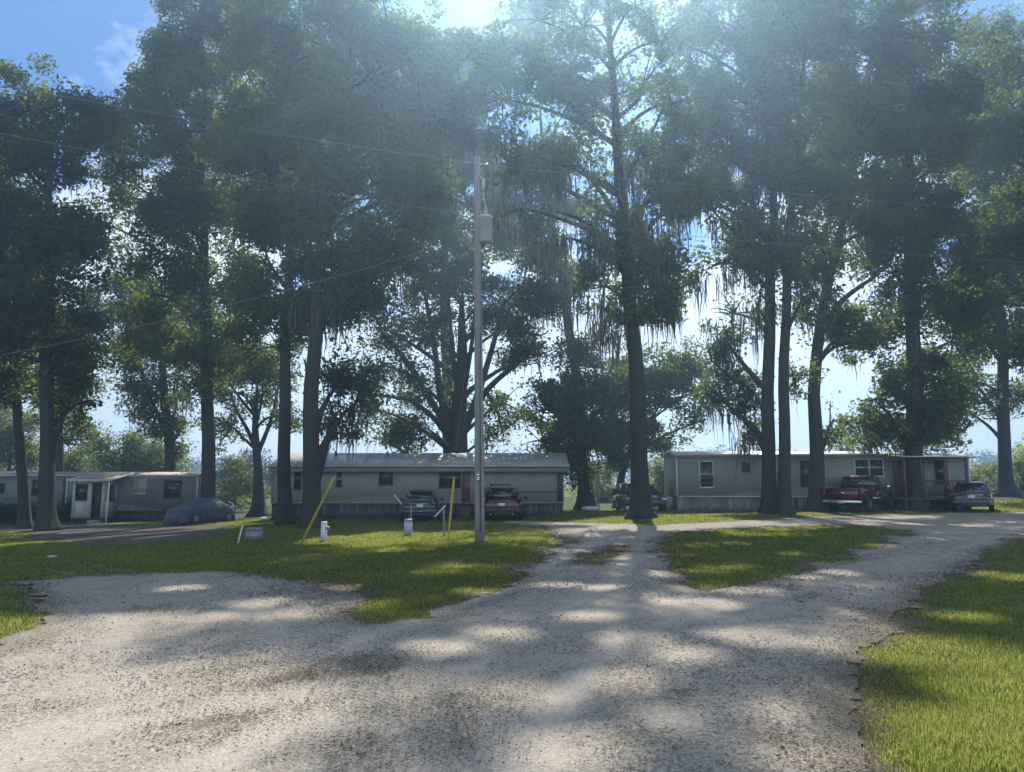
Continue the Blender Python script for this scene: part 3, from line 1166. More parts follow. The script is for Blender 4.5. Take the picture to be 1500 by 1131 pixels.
tree('tall oak between the power pole and the mossy trunk', 50,
     [(862,), (850, 600), (830, 450), (805, 300), (790, 150)],
     [(790, 20, 46, 50, 0, .5), (800, 100, 50, 50, 0, .45), (770, 150, 40, 40, 0, .4), (815, 200, 46, 46, 0, .5), (775, 270, 46, 44, 0, .6), (820, 300, 44, 40, 0, .6), (790, 375, 50, 36, 0, .55), (840, 430, 44, 34, 0, .55), (785, 440, 36, 30, 0, .45)], r0=.40, moss=.9, moss_len=(.8, 2.4), moss_per=7)
tree('dense dark oak by the right end of the middle home', 46,
     [(856,), (856, 700), (852, 650), (850, 600)],
     [(800, 600, 36, 36), (845, 580, 46, 44), (890, 550, 46, 44), (830, 640, 50, 40), (880, 620, 46, 46), (790, 645, 28, 20, 0, .8), (850, 680, 36, 30), (900, 590, 36, 40), (862, 520, 36, 26, 0, .7)], r0=.42, leaf='leaf_mid', cov=3.8, flare=1.5, hole=.3, carve=False)
tree('small crooked oak leaning right behind the big mossy trunk', 48,
     [(906,), (909, 700), (918, 665), (935, 640), (965, 600)],
     [(975, 560, 44, 36), (1005, 520, 40, 30), (960, 610, 44, 36), (1015, 575, 34, 32), (985, 640, 30, 24, 0, .8), (940, 640, 30, 30, 0, .6), (1020, 620, 24, 26, 0, .6), (940, 560, 40, 36)], r0=.24, leaf='leaf_mid', cov=3.2, hole=.3, flare=1.5, carve=False)
tree('massive mossy oak with a buttressed base beside the gravel fork', 33.5,
     [(938,), (937, 690), (934, 600), (927, 480), (916, 350), (905, 220), (895, 90), (890, -40)],
     [(870, -50, 56, 50, 0, .7), (905, -80, 46, 46, 0, .5), (855, 40, 50, 50, 0, .65), (930, 10, 46, 46, 0, .6), (970, 60, 36, 44, 0, .45), (835, 150, 46, 50), (985, 150, 44, 56, 0, .7), (870, 150, 30, 40, 0, .6), (835, 240, 44, 30, 0, .7),
      (740, 70, 40, 40, 1, .7), (790, 30, 46, 46, 1, .7), (785, 115, 46, 46, 1, .8), (735, 145, 44, 44, 2, .8), (742, 235, 46, 42, 2, .6), (790, 225, 42, 42, 1, .8), (765, 305, 36, 34, 1, .35),
      (870, 320, 44, 40, 0, .6), (945, 230, 40, 46, 0, .4), (900, 230, 36, 44, 0, .4), (940, 130, 40, 46, 0, .4), (900, 90, 36, 40, 0, .4), (930, 390, 56, 50), (965, 320, 44, 56), (960, 440, 30, 36), (885, 420, 52, 40), (985, 250, 36, 46, 0, .7), (830, 350, 32, 30, 0, .35), (905, 470, 40, 30, 0, .7), (975, 390, 20, 36, 0, .8)],
     r0=.38, moss=1.0, moss_len=(.9, 3.0), moss_per=12, flare=1.8,
     limbs=[(.17, (925, 360), (895, 300), (860, 255), (835, 225)), (.14, (912, 270), (935, 225), (955, 195), (975, 150)), (.14, (930, 420), (890, 350), (850, 320), (815, 310))])
# --- right
tree('leftmost of the three trunks close together before the right home', 37,
     [(1127,), (1126, 690), (1125, 600), (1127, 460), (1133, 320), (1124, 170), (1112, 40)],
     [(1012, 70, 34, 46, 0, .5), (1006, 180, 32, 46, 0, .6), (1008, 275, 32, 40, 0, .6), (1050, 30, 56, 60), (1085, -60, 66, 60), (1110, 60, 52, 56), (1030, 120, 50, 56), (1090, 150, 56, 56), (1040, 220, 52, 50), (1100, 250, 56, 50), (1045, 310, 56, 44), (1110, 340, 50, 44), (1060, 385, 48, 34, 0, .6),
      (1065, 500, 36, 34, 3, .55), (1085, 560, 34, 34, 3, .5), (1060, 590, 32, 24, 3, .6), (1095, 620, 30, 22, 3, .7), (1075, 460, 40, 30, 3, .4), (1110, 450, 24, 40, 0, .6)], r0=.32, moss=.9, moss_len=(.8, 2.8), moss_per=11, flare=1.5)
tree('pale straight middle trunk of the three close together before the right home', 36,
     [(1149,), (1149, 690), (1149, 560), (1151, 420), (1160, 300), (1172, 170), (1180, 60)],
     [(1180, -40, 62, 60), (1150, 30, 52, 52), (1205, 60, 52, 56), (1160, 130, 56, 56), (1195, 190, 56, 52), (1150, 240, 52, 50), (1190, 300, 52, 50), (1160, 370, 46, 44), (1175, 440, 34, 40, 0, .7), (1165, 560, 14, 46, 2, .5)], r0=.26, moss=.6, flare=1.9)
tree('crooked right-hand trunk of the three before the right home, long limb reaching right', 38.5,
     [(1194,), (1197, 680), (1196, 620), (1191, 570), (1197, 500), (1212, 420), (1235, 320), (1255, 200)],
     [(1250, 10, 62, 60), (1275, 90, 56, 56), (1235, 140, 50, 50), (1270, 190, 56, 50), (1230, 250, 50, 48), (1270, 290, 50, 44), (1225, 390, 44, 40), (1240, 460, 34, 34, 0, .6), (1205, 460, 30, 34), (1216, 620, 9, 34, 0, .7),
      (1300, 340, 40, 36, 0, .7), (1265, 500, 34, 30, 0, .5)], r0=.35, moss=.6, flare=1.6,
     limbs=[(.17, (1205, 480), (1232, 440), (1262, 418), (1283, 405), (1310, 370)), (.12, (1198, 530), (1215, 505), (1235, 490))])
tree('stout oak with drooping boughs behind the maroon pickup', 39.5,
     [(1341,), (1340, 680), (1339, 560), (1336, 420), (1330, 280), (1335, 150), (1345, 60)],
     [(1340, 30, 60, 56), (1390, 60, 46, 50), (1320, 110, 60, 56), (1385, 150, 52, 50), (1330, 210, 66, 56), (1300, 280, 52, 50), (1370, 250, 60, 52), (1340, 330, 66, 50), (1390, 340, 52, 50), (1310, 400, 56, 46), (1370, 420, 60, 50),
      (1330, 480, 62, 40), (1395, 500, 48, 44), (1300, 560, 40, 22, 0, .8), (1280, 585, 34, 16, 0, .8), (1300, 625, 52, 20, 0, .9), (1345, 590, 50, 40), (1390, 590, 40, 30, 0, .8), (1380, 640, 40, 16, 0, .8), (1345, 640, 40, 20)], r0=.43, moss=.35, flare=1.7)
tree('far oak with a wide flared base on the rise beyond the charcoal car', 49,
     [(1473,), (1471, 650), (1469, 560), (1466, 450), (1462, 300), (1462, 170)],
     [(1460, 70, 42, 46), (1425, 120, 44, 44), (1485, 130, 40, 50), (1450, 180, 50, 46), (1430, 240, 50, 46), (1480, 240, 46, 50), (1450, 310, 56, 46), (1490, 350, 46, 56), (1430, 390, 50, 46), (1470, 430, 56, 46), (1430, 480, 46, 44), (1485, 510, 46, 46),
      (1425, 560, 44, 30, 0, .7), (1445, 590, 40, 18, 0, .6), (1495, 580, 26, 36, 0, .8), (1410, 600, 30, 20, 0, .5)], r0=.38, moss=.25, flare=2.4,
     limbs=[(.14, (1468, 600), (1462, 575), (1448, 565), (1430, 560)), (.08, (1470, 615), (1455, 613), (1440, 614))])
tree('oak at the right edge whose boughs reach in from outside the picture', 35,
     [(1590,), (1588, 600), (1580, 450), (1570, 300), (1560, 150)],
     [(1500, 200, 44, 50, 0, .7), (1560, 90, 70, 60), (1530, 280, 60, 60), (1600, 220, 80, 80), (1510, 380, 40, 44, 0, .8), (1570, 420, 66, 60), (1640, 340, 70, 80), (1530, 500, 40, 40, 0, .7), (1680, 200, 80, 80)], r0=.42, moss=.3)
tree('oak at the left edge whose trunk stands outside the picture', 36,
     [(-95,), (-93, 600), (-90, 450), (-85, 300)],
     [(-60, 160, 70, 60), (-110, 250, 80, 70), (-40, 330, 50, 60), (-110, 400, 80, 70), (-50, 470, 56, 60), (-20, 560, 30, 30, 0, .5)], r0=.4, moss=.3)

# --- smaller trees and shrubs behind
BACK = 'shrubs and small trees behind the homes'


def bush(label, px, D, blobs, leaf='leaf_bush', cov=2.6, size=.2, name='bush', cat='bush', r0=.08, clump=.5):
    top = min(b[1] for b in blobs)
    return tree(label, D, [(px,), (px + 2, (top + 715) / 2), (px + 3, top + 6)], blobs, r0=r0, leaf=leaf, size=size, cov=cov, group=BACK, name=name, cat=cat, flare=1.2, clump=clump, hole=.1, carve=False)


bush('round dark bushy tree behind the porch of the left home', 178, 62, [(150, 672, 30, 26), (180, 655, 36, 24), (210, 668, 30, 28), (175, 690, 50, 22), (235, 672, 26, 26, 3)], 'leaf_oak', name='bushy_tree', cat='tree', r0=.2, clump=.7)
bush('sunlit yellow-green tree behind the left end of the left home', 12, 64, [(10, 640, 26, 34), (-15, 620, 30, 40), (35, 650, 22, 26), (15, 680, 36, 20), (50, 672, 18, 20), (-20, 680, 30, 25)], 'leaf_bush', name='bushy_tree', cat='tree', r0=.14, clump=.7)
bush('bright bush seen between the trunks above the left home roof', 106, 66, [(100, 672, 20, 20), (122, 668, 18, 22), (112, 690, 30, 18)], 'leaf_bush')
bush('sunlit tangle of brush right of the covered car', 342, 60, [(330, 715, 16, 22), (348, 705, 20, 28), (364, 716, 14, 20), (340, 735, 26, 12), (325, 738, 14, 9)], 'leaf_bush')
bush('tall grey-green reeds and brush against the sky right of the covered car', 350, 74, [(330, 690, 18, 20), (355, 688, 20, 22), (392, 700, 14, 30), (372, 712, 14, 24), (340, 704, 30, 16)], 'leaf_far')
bush('bright brush in the gap right of the middle home', 880, 62, [(872, 715, 14, 24), (890, 705, 16, 34), (885, 735, 16, 12), (862, 728, 14, 14), (897, 728, 12, 16)], 'leaf_bush')
bush('yellow-green brush between the mossy trunk and the right home', 968, 56, [(962, 705, 14, 26), (978, 712, 12, 24), (968, 690, 14, 20), (972, 732, 14, 10)], 'leaf_bush')
bush('wispy sapling top above the right home roof', 1236, 50, [(1236, 648, 10, 10), (1232, 660, 12, 9), (1242, 660, 10, 8), (1236, 680, 12, 20)], 'leaf_green', cov=1.6)
bush('sunlit bush just behind the charcoal car', 1428, 60, [(1428, 710, 14, 16), (1420, 700, 10, 14), (1440, 716, 12, 14)], 'leaf_bush')
bush('sunlit bushes between the charcoal car and the flared trunk', 1450, 66, [(1446, 706, 14, 18), (1458, 714, 10, 14), (1438, 700, 12, 14)], 'leaf_bush')
bush('dark leafy shrub at the right edge beside the flared trunk', 1496, 58, [(1494, 690, 14, 24), (1505, 680, 16, 34), (1500, 712, 20, 16), (1520, 700, 20, 30)], 'leaf_green')
bush('low weeds under the shrub at the right edge', 1488, 66, [(1484, 716, 12, 8), (1470, 720, 8, 6)], 'leaf_bush')
bush('small bright bush beside the red car behind the power pole', 716, 38.6, [(716, 718, 5, 7), (717, 730, 6, 8), (716, 742, 5, 8)], 'leaf_bush', size=.1, clump=.14)
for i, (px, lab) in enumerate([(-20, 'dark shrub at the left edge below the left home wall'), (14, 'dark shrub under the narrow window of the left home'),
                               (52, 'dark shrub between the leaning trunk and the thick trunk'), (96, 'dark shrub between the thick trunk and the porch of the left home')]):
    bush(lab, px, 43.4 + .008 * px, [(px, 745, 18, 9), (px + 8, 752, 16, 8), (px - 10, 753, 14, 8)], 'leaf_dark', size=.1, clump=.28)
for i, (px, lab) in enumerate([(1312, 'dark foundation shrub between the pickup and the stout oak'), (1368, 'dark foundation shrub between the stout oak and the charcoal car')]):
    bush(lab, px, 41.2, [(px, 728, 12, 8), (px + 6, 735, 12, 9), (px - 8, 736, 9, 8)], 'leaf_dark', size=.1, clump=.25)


def far_treeline():
    cs, sg, ns = [], [], []
    n = 1500
    x = rng.uniform(-320, 320, n)
    y = rng.uniform(225, 270, n)
    top = 7.5 + 3.0 * vnoise(x, y * 0, 14, 91) + 2.2 * vnoise(x, y * 0, 4, 92)
    z = gz(x, y) + rng.random(n) ** .6 * top
    m = MB()
    V, Fc = leaves_mb(np.stack([x, y, z], -1), np.full(n, 1.7), np.full(n, 55), .9)
    m.add(V, Fc)
    o = m.build('far_treeline', M['leaf_far'])
    tag(o, 'far hazy treeline along the horizon', 'treeline', kind='stuff')
    # rough field vegetation behind the homes
    n = 2600
    x = rng.uniform(-95, 110, n)
    y = rng.uniform(68, 150, n)
    z = gz(x, y) + rng.random(n) * (.5 + 1.1 * vnoise(x, y, 9, 93))
    m = MB()
    V, Fc = leaves_mb(np.stack([x, y, z], -1), np.full(n, .7), np.full(n, 22), .42)
    m.add(V, Fc)
    o = m.build('field_weeds', M['leaf_bush'])
    tag(o, 'tall sunlit weeds covering the field behind the homes', 'weeds', kind='stuff')


far_treeline()


# ------------------------------------------------------------------ homes
def window(parent, x0, x1, z0, z1, y=0.0, fw=.05, frame='trim_dark', sash=True, pane='glass', mull=0, out=-1):
    """frame proud of the wall plane y (out=-1: towards -y)"""
    f = MB()
    d0, d1 = y - .045, y + .03
    f.box(x0 - fw, x0, d0, d1, z0 - fw, z1 + fw)
    f.box(x1, x1 + fw, d0, d1, z0 - fw, z1 + fw)
    f.box(x0, x1, d0, d1, z1, z1 + fw)
    f.box(x0, x1, d0, d1, z0 - fw, z0)
    f.box(x0 - fw - .03, x1 + fw + .03, d0 - .03, d0 - .001, z0 - fw - .03, z0 - fw + .015)
    if sash:
        zm = (z0 + z1) / 2
        f.box(x0, x1, y - .035, y - .008, zm - .02, zm + .02)
    for k in range(mull):
        xm = x0 + (x1 - x0) * (k + 1) / (mull + 1)
        f.box(xm - .018, xm + .018, y - .033, y - .009, z0, z1)
    w = f.build('window', M[frame], parent)
    p = MB()
    p.box(x0, x1, y - .02, y - .006, z0, z1)
    p.build('pane', M[pane], w)
    return w


def skirting(parent, x0, x1, y, z1, mat, z0=-.15, step=.3):
    m = MB()
    x = x0
    while x < x1 - .02:
        w = min(step * random.uniform(.7, 1.4), x1 - x)
        d = random.uniform(0, .02)
        m.box(x, x + w - .012, y + d, y + .03 + d, z0, z1 - random.uniform(0, .015))
        # corrugation ribs
        k = x + .05
        while k < x + w - .06:
            m.box(k, k + .025, y + d - .012, y + d - .0005, z0, z1 - .02)
            k += .1
        x += w
    return m.build('skirting', mat, parent)


def middle_home():
    D = 40.0
    a = gpt(396, D)
    b = gpt(826, D)
    Z = -.20
    L = b[0] - a[0]
    h = thing('mobile_home', 'long cream mobile home with grey pitched roof behind the power pole', 'mobile home', (a[0], D, Z), 0, 'mobile homes')
    W = 4.2
    zs, ze = .80, 2.62          # skirting top, eave
    m = MB()
    m.box(0, L, 0, W, zs, ze)
    # gable infill
    m.hexa([(.004, .05, ze), (L - .004, .05, ze), (L - .004, W - .05, ze), (.004, W - .05, ze)], [(.004, W / 2 - .05, ze + .78), (L - .004, W / 2 - .05, ze + .78), (L - .004, W / 2 + .05, ze + .78), (.004, W / 2 + .05, ze + .78)])
    m.build('wall', M['wall_cream'], h)
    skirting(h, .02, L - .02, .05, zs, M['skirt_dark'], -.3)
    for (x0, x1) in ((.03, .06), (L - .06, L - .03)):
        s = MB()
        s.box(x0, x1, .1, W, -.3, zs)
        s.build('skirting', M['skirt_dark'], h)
    # roof: two slopes with overhang
    r = MB()
    e = .32
    rz = ze + .86
    th = .05
    y0 = -e
    z0 = ze + .06
    r.hexa([(-.12, y0, z0), (L + .3, y0, z0), (L + .3, W / 2, rz), (-.12, W / 2, rz)], [(-.12, y0, z0 + th), (L + .3, y0, z0 + th), (L + .3, W / 2, rz + th), (-.12, W / 2, rz + th)])
    r.hexa([(-.12, W / 2 + .002, rz), (L + .3, W / 2 + .002, rz), (L + .3, W + e, z0), (-.12, W + e, z0)], [(-.12, W / 2 + .002, rz + th), (L + .3, W / 2 + .002, rz + th), (L + .3, W + e, z0 + th), (-.12, W + e, z0 + th)])
    x = 0.3
    while x < L:
        r.hexa([(x, y0, z0 + th + .001), (x + .03, y0, z0 + th + .001), (x + .03, W / 2, rz + th + .001), (x, W / 2, rz + th + .001)], [(x, y0, z0 + th + .025), (x + .03, y0, z0 + th + .025), (x + .03, W / 2, rz + th + .025), (x, W / 2, rz + th + .025)])
        x += .9
    roof = r.build('roof', M['roof_metal'], h)
    for (vx, vy) in ((3.0, 1.5), (5.9, 1.4)):
        v = MB()
        vz = z0 + (rz - z0) * (vy + e) / (W / 2 + e)
        v.tube([(vx, vy, vz), (vx, vy, vz + .35)], .06, 8)
        v.build('vent_pipe', M['grey_metal'], roof)
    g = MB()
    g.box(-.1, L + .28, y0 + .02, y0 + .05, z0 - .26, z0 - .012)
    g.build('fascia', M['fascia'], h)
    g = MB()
    g.box(-.12, L + .30, y0 - .03, y0 - .003, z0 - .035, z0 + .02)  # dark strip drawn in for the shadow line under the roof edge
    g.build('eave_shadow_strip', M['trim_dark'], h)
    t = MB()
    t.box(0, L, -.02, -.002, zs - .03, zs + .04)
    for x in (.0, L - .06):
        t.box(x, x + .06, -.018, -.003, zs + .045, ze - .2)
    t.build('corner_trim', M['fascia'], h)

    def X(px):
        return (px - 396) / (826 - 396) * L

    def Zp(py):
        return CAM_H - (py - 709) / F * D - Z
    window(h, X(430), X(437), Zp(715), Zp(690))
    window(h, X(491), X(499), Zp(714), Zp(690), frame='fascia')
    window(h, X(555), X(573), Zp(709), Zp(688))
    window(h, X(644), X(673), Zp(713), Zp(689), mull=0)
    # doors
    d = MB()
    d.box(X(676), X(688), -.03, -.004, zs + .02, zs + 1.93)
    dr = d.build('door', M['brown_board'], h)
    k = MB()
    k.tube([(X(686), -.03, zs + .95), (X(686), -.09, zs + .95)], .03, 8)
    k.build('handle', M['chrome'], dr)
    d = MB()
    d.box(X(817), X(825), -.035, -.004, zs + .1, ze - .22)
    d.build('screen_door', M['trim_dark'], h)
    l = MB()
    l.box(X(731), X(735), -.12, -.003, Zp(693), Zp(688))
    l.build('porch_lamp', M['trim_dark'], h)
    # steps at door
    st = MB()
    for i in range(3):
        st.box(X(674), X(690), -.95 + .3 * i, -.003 if i == 2 else -.652 + .3 * i, -.3, .22 + i * .2)
    st.build('steps', M['brown_board'], h)
    rl = MB()
    for x in (X(720), X(733), X(746)):
        rl.box(x, x + .06, -1.2, -1.14, -.3, Zp(711))
    rl.box(X(719), X(748), -1.215, -1.125, Zp(711) + .002, Zp(709))
    rl.box(X(720), X(747), -1.19, -1.15, Zp(722), Zp(720))
    rl.build('railing', M['trim_dark'], h)
    t2 = MB()
    t2.box(X(757), X(816), -.02, -.004, Zp(721), Zp(719.5))
    t2.build('trim_strip', M['trim_dark'], h)
    return h


def right_home():
    D = 41.0
    a = gpt(992, D)
    Z = .14
    rz = R(-2.0)
    L = 15.75
    h = thing('mobile_home', 'beige mobile home with nearly flat white roof behind three trunks and the pickup', 'mobile home', (a[0], D, Z), rz, 'mobile homes')
    W = 4.0
    zs, ze = .78, 2.98
    k = F / D

    def X(px):
        return (px - 992) / (1414 - 992) * L

    def Zp(py):
        return CAM_H - (py - 709) / F * D - Z
    m = MB()
    m.box(0, L, 0, W, zs, ze)
    m.build('wall', M['wall_beige'], h)
    skirting(h, .02, L - .02, .05, zs, M['skirt_mixed'], -.3, .42)
    for (x0, x1) in ((.03, .06), (L - .06, L - .03)):
        s = MB()
        s.box(x0, x1, .1, W, -.3, zs)
        s.build('skirting', M['skirt_dark'], h)
    r = MB()
    # low bowed roof
    n = 7
    pts = []
    for i in range(n):
        t = i / (n - 1)
        y = -.1 + (W + .2) * t
        z = ze + .03 + .26 * math.sin(math.pi * t)
        pts.append((y, z))
    x0, x1 = -.12, X(1372)
    for i in range(n - 1):
        (ya, za), (yb, zb) = pts[i], pts[i + 1]
        r.hexa([(x0, ya, za), (x1, ya, za), (x1, yb, zb), (x0, yb, zb)], [(x0, ya, za + .05), (x1, ya, za + .05), (x1, yb, zb + .05), (x0, yb, zb + .05)])
    # lower end roof sloping down to the right
    r.hexa([(x1 + .002, -.5, ze + .03), (L + .25, -.5, ze - .16), (L + .25, W, ze - .06), (x1 + .002, W, ze + .12)],
           [(x1 + .002, -.5, ze + .09), (L + .25, -.5, ze - .10), (L + .25, W, ze), (x1 + .002, W, ze + .18)])
    r.build('roof', M['roof_white'], h)
    g = MB()
    g.box(-.1, x1, -.125, -.102, ze - .08, ze + .06)
    g.build('eave_trim', M['roof_rust'], h)
    t = MB()
    for x in (0, L - .07):
        t.box(x, x + .07, -.018, -.003, zs, ze - .09)
    t.box(.08, L - .08, -.02, -.003, zs - .03, zs + .03)
    t.build('corner_trim', M['trim_white'], h)
    w = window(h, X(1027), X(1045), Zp(713), Zp(677), frame='trim_white')
    ac = MB()
    ac.box(X(1027) + .03, X(1045) - .03, -.34, -.05, Zp(704), Zp(696))
    ac.box(X(1027) - .02, X(1045) + .02, -.09, -.052, Zp(709), Zp(705))
    ac.build('air_conditioner', M['black_plastic'], h)
    window(h, X(1088), X(1099), Zp(692), Zp(678), frame='fascia', sash=False)
    window(h, X(1173), X(1187), Zp(711), Zp(676))
    window(h, X(1251), X(1270), Zp(697), Zp(674), frame='trim_white')
    window(h, X(1272), X(1290), Zp(697), Zp(674), frame='trim_white')
    # entry porch with posts, brown door and shutters
    d = MB()
    d.box(X(1305), X(1322), -.03, -.004, zs, zs + 1.95)
    dr = d.build('door', M['brown_board'], h)
    kk = MB()
    kk.tube([(X(1320), -.03, zs + .95), (X(1320), -.09, zs + .95)], .03, 8)
    kk.build('handle', M['chrome'], dr)
    window(h, X(1366), X(1381), Zp(708), Zp(676), frame='brown_board')
    for px in (1301, 1325, 1357, 1386):
        p = MB()
        x = X(px)
        p.box(x, x + .1, -1.5, -1.4, .05, ze - .14)
        p.build('porch_post', M['brown_board'], h)
    rf = MB()
    rf.hexa([(X(1297), -1.7, ze - .13), (X(1390), -1.7, ze - .13), (X(1390), -.126, ze - .02), (X(1297), -.126, ze - .02)], [(X(1297), -1.7, ze - .08), (X(1390), -1.7, ze - .08), (X(1390), -.126, ze + .03), (X(1297), -.126, ze + .03)])
    rf.build('porch_roof', M['roof_white'], h)
    dk = MB()
    dk.box(X(1299), X(1388), -1.6, -.025, zs - .16, zs - .04)
    for px in (1300, 1330, 1360, 1384):
        dk.box(X(px), X(px) + .1, -1.55, -1.45, -.3, zs - .161)
    dk.build('porch_deck', M['brown_board'], h)
    rl = MB()
    rl.box(X(1328), X(1387), -1.47, -1.42, zs + .82, zs + .88)
    x = X(1329)
    while x < X(1386):
        rl.box(x, x + .035, -1.46, -1.43, zs - .039, zs + .819)
        x += .16
    rl.build('railing', M['brown_board'], h)
    return h


def left_home():
    D = 46.0
    rz = R(10)
    cz, sz = math.cos(rz), math.sin(rz)
    L = 18.6
    e = gpt(287, 46.6)
    a = (e[0] - L * cz, e[1] - L * sz)
    Z = -.62
    h = thing('mobile_home', 'weathered pale grey mobile home with an enclosed front porch at the far left', 'mobile home', (a[0], a[1], Z), rz, 'mobile homes')
    W = 3.9
    zs, ze = .62, 2.72

    def X(px, off=0.0):
        u = (px - 750) / F * 1.008
        ax, ay = a[0] - off * sz, a[1] + off * cz
        return (u * ay - ax) / (cz - u * sz)

    def Zp(py, dd=D):
        return CAM_H - (py - 709) / F * dd - Z
    m = MB()
    m.box(0, L, 0, W, zs, ze)
    m.build('wall', M['wall_grey'], h)
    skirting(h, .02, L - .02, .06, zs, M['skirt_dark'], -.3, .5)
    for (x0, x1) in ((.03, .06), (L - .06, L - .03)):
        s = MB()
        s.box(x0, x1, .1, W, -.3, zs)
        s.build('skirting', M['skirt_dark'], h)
    r = MB()
    n = 7
    pts = [(-.08 + (W + .16) * i / (n - 1), ze + .02 + .2 * math.sin(math.pi * i / (n - 1))) for i in range(n)]
    for i in range(n - 1):
        (ya, za), (yb, zb) = pts[i], pts[i + 1]
        r.hexa([(-.1, ya, za), (L + .1, ya, za), (L + .1, yb, zb), (-.1, yb, zb)], [(-.1, ya, za + .05), (L + .1, ya, za + .05), (L + .1, yb, zb + .05), (-.1, yb, zb + .05)])
    r.build('roof', M['roof_rust'], h)
    g = MB()
    g.box(-.08, L + .08, -.1, -.082, ze - .03, ze + .05)
    for x in (0, X(108), L - .06):
        g.box(x, x + .06, -.016, -.003, zs, ze - .031)
    g.build('eave_trim', M['trim_white'], h)
    window(h, X(12), X(18), Zp(720), Zp(709), sash=False)
    window(h, X(60), X(72), Zp(724), Zp(704))
    window(h, X(207), X(222), Zp(722), Zp(703), frame='trim_white', pane='curtain')
    window(h, X(250), X(273), Zp(728), Zp(705), frame='trim_dark', mull=1)
    d = MB()
    d.box(X(103), X(107), -.03, -.004, zs + .2, zs + 1.9)
    d.build('shutter', M['trim_dark'], h)
    # enclosed porch
    P0 = -2.3
    xa = X(118, P0)
    xb = X(164, P0)
    zt = 2.40
    pm = MB()
    y0 = P0
    # front wall pieces around window and door
    xw0 = xa + .18
    xw1 = xa + (xb - xa) * .44
    xd0 = xa + (xb - xa) * .60
    xd1 = xb - .16
    zw0, zw1 = 1.32, 2.22
    pm.box(xa, xw0, y0, y0 + .09, .3, zt)
    pm.box(xw1, xd0, y0, y0 + .09, .3, zt)
    pm.box(xd1, xb, y0, y0 + .09, .3, zt)
    pm.box(xw0, xw1, y0, y0 + .09, .3, zw0)
    pm.box(xw0, xw1, y0, y0 + .09, zw1, zt)
    pm.box(xd0, xd1, y0, y0 + .09, 2.3, zt)
    # side walls
    pm.box(xb - .09, xb, y0 + .091, -.003, .3, 1.25)
    pm.box(xb - .09, xb, y0 + .091, -.003, 2.2, zt)
    pm.box(xb - .09, xb, y0 + .091, y0 + .4, 1.251, 2.199)
    pm.box(xb - .09, xb, -.4, -.003, 1.251, 2.199)
    pm.box(xa, xa + .09, y0 + .091, -.003, .3, zt)
    porch = pm.build('porch', M['porch_white'], h)
    gl = MB()
    gl.box(xw0, xw1, y0 + .03, y0 + .045, zw0, zw1)
    gl.build('pane', M['glass'], porch)
    gl = MB()
    gl.box(xb - .05, xb - .035, y0 + .401, -.401, 1.251, 2.199)
    gl.build('pane', M['glass'], porch)
    fr = MB()
    fr.box(xw0 - .03, xw1 + .03, y0 - .03, y0 - .001, zw0 - .06, zw0)
    fr.box(xw0 - .03, xw0 + .02, y0 - .028, y0 - .001, zw0 + .001, zw1)
    fr.box(xw1 - .02, xw1 + .03, y0 - .028, y0 - .001, zw0 + .001, zw1)
    fr.box(xw0, xw1, y0 - .02, y0 + .029, (zw0 + zw1) / 2 - .02, (zw0 + zw1) / 2 + .02)
    fr.build('frame', M['trim_dark'], porch)
    fr = MB()
    fr.box(xb + .001, xb + .03, y0 + .5, -.5, 1.2, 1.26)
    fr.box(xb - .03, xb + .02, y0 + 1.2, y0 + 1.26, 1.252, 2.198)
    fr.build('frame', M['trim_dark'], porch)
    dr = MB()
    dr.box(xd0 + .02, xd1 - .02, y0 + .2, y0 + .24, .3, 2.29)
    for i in range(5):
        z = .5 + i * .36
        dr.box(xd0 + .05, xd1 - .05, y0 + .17, y0 + .199, z, z + .05)
    dr.build('screen_door', M['trim_dark'], porch)
    fl = MB()
    fl.box(xa, xb, y0 + .02, -.004, .16, .29)
    for x in (xa + .02, (xa + xb) / 2, xb - .14):
        fl.box(x, x + .12, y0 + .04, y0 + .16, -.3, .159)
    fl.box(xa + .02, xb - .02, y0 + .2, y0 + .23, -.3, .158)
    fl.build('porch_floor', M['trim_dark'], porch)
    stp = MB()
    for i in range(2):
        stp.box(xd0 - .05, xd1 + .05, y0 - .62 + .3 * i, y0 - .322 + .3 * i + (.0 if i == 0 else .32), -.3, .0 + .15 * i)
    stp.build('steps', M['concrete'], porch)
    rf = MB()
    # shed roof: low at the front, rising to the home
    rf.hexa([(xa - .25, y0 - .35, zt + .02), (xb + .35, y0 - .35, zt + .02), (xb + .7, .2, ze + .12), (xa - .1, .2, ze + .12)],
            [(xa - .25, y0 - .35, zt + .08), (xb + .35, y0 - .35, zt + .08), (xb + .7, .2, ze + .18), (xa - .1, .2, ze + .18)])
    rf.build('porch_roof', M['roof_rust'], h)
    fx = MB()
    fx.hexa([(xa - .26, y0 - .38, zt - .04), (xb + .36, y0 - .38, zt - .04), (xb + .36, y0 - .352, zt - .04), (xa - .26, y0 - .352, zt - .04)],
            [(xa - .26, y0 - .38, zt + .09), (xb + .36, y0 - .38, zt + .09), (xb + .36, y0 - .352, zt + .09), (xa - .26, y0 - .352, zt + .09)])
    fx.hexa([(xb + .352, y0 - .38, zt - .03), (xb + .38, y0 - .38, zt - .03), (xb + .73, .2, ze + .06), (xb + .702, .2, ze + .06)],
            [(xb + .352, y0 - .38, zt + .09), (xb + .38, y0 - .38, zt + .09), (xb + .73, .2, ze + .19), (xb + .702, .2, ze + .19)])
    fx.build('porch_fascia', M['trim_white'], h)
    po = MB()
    po.tube([(xb + .28, y0 - .28, -.3), (xb + .28, y0 - .28, zt - .05)], .05, 8)
    po.build('porch_post', M['trim_white'], h)
    return h


middle_home()
right_home()
left_home()


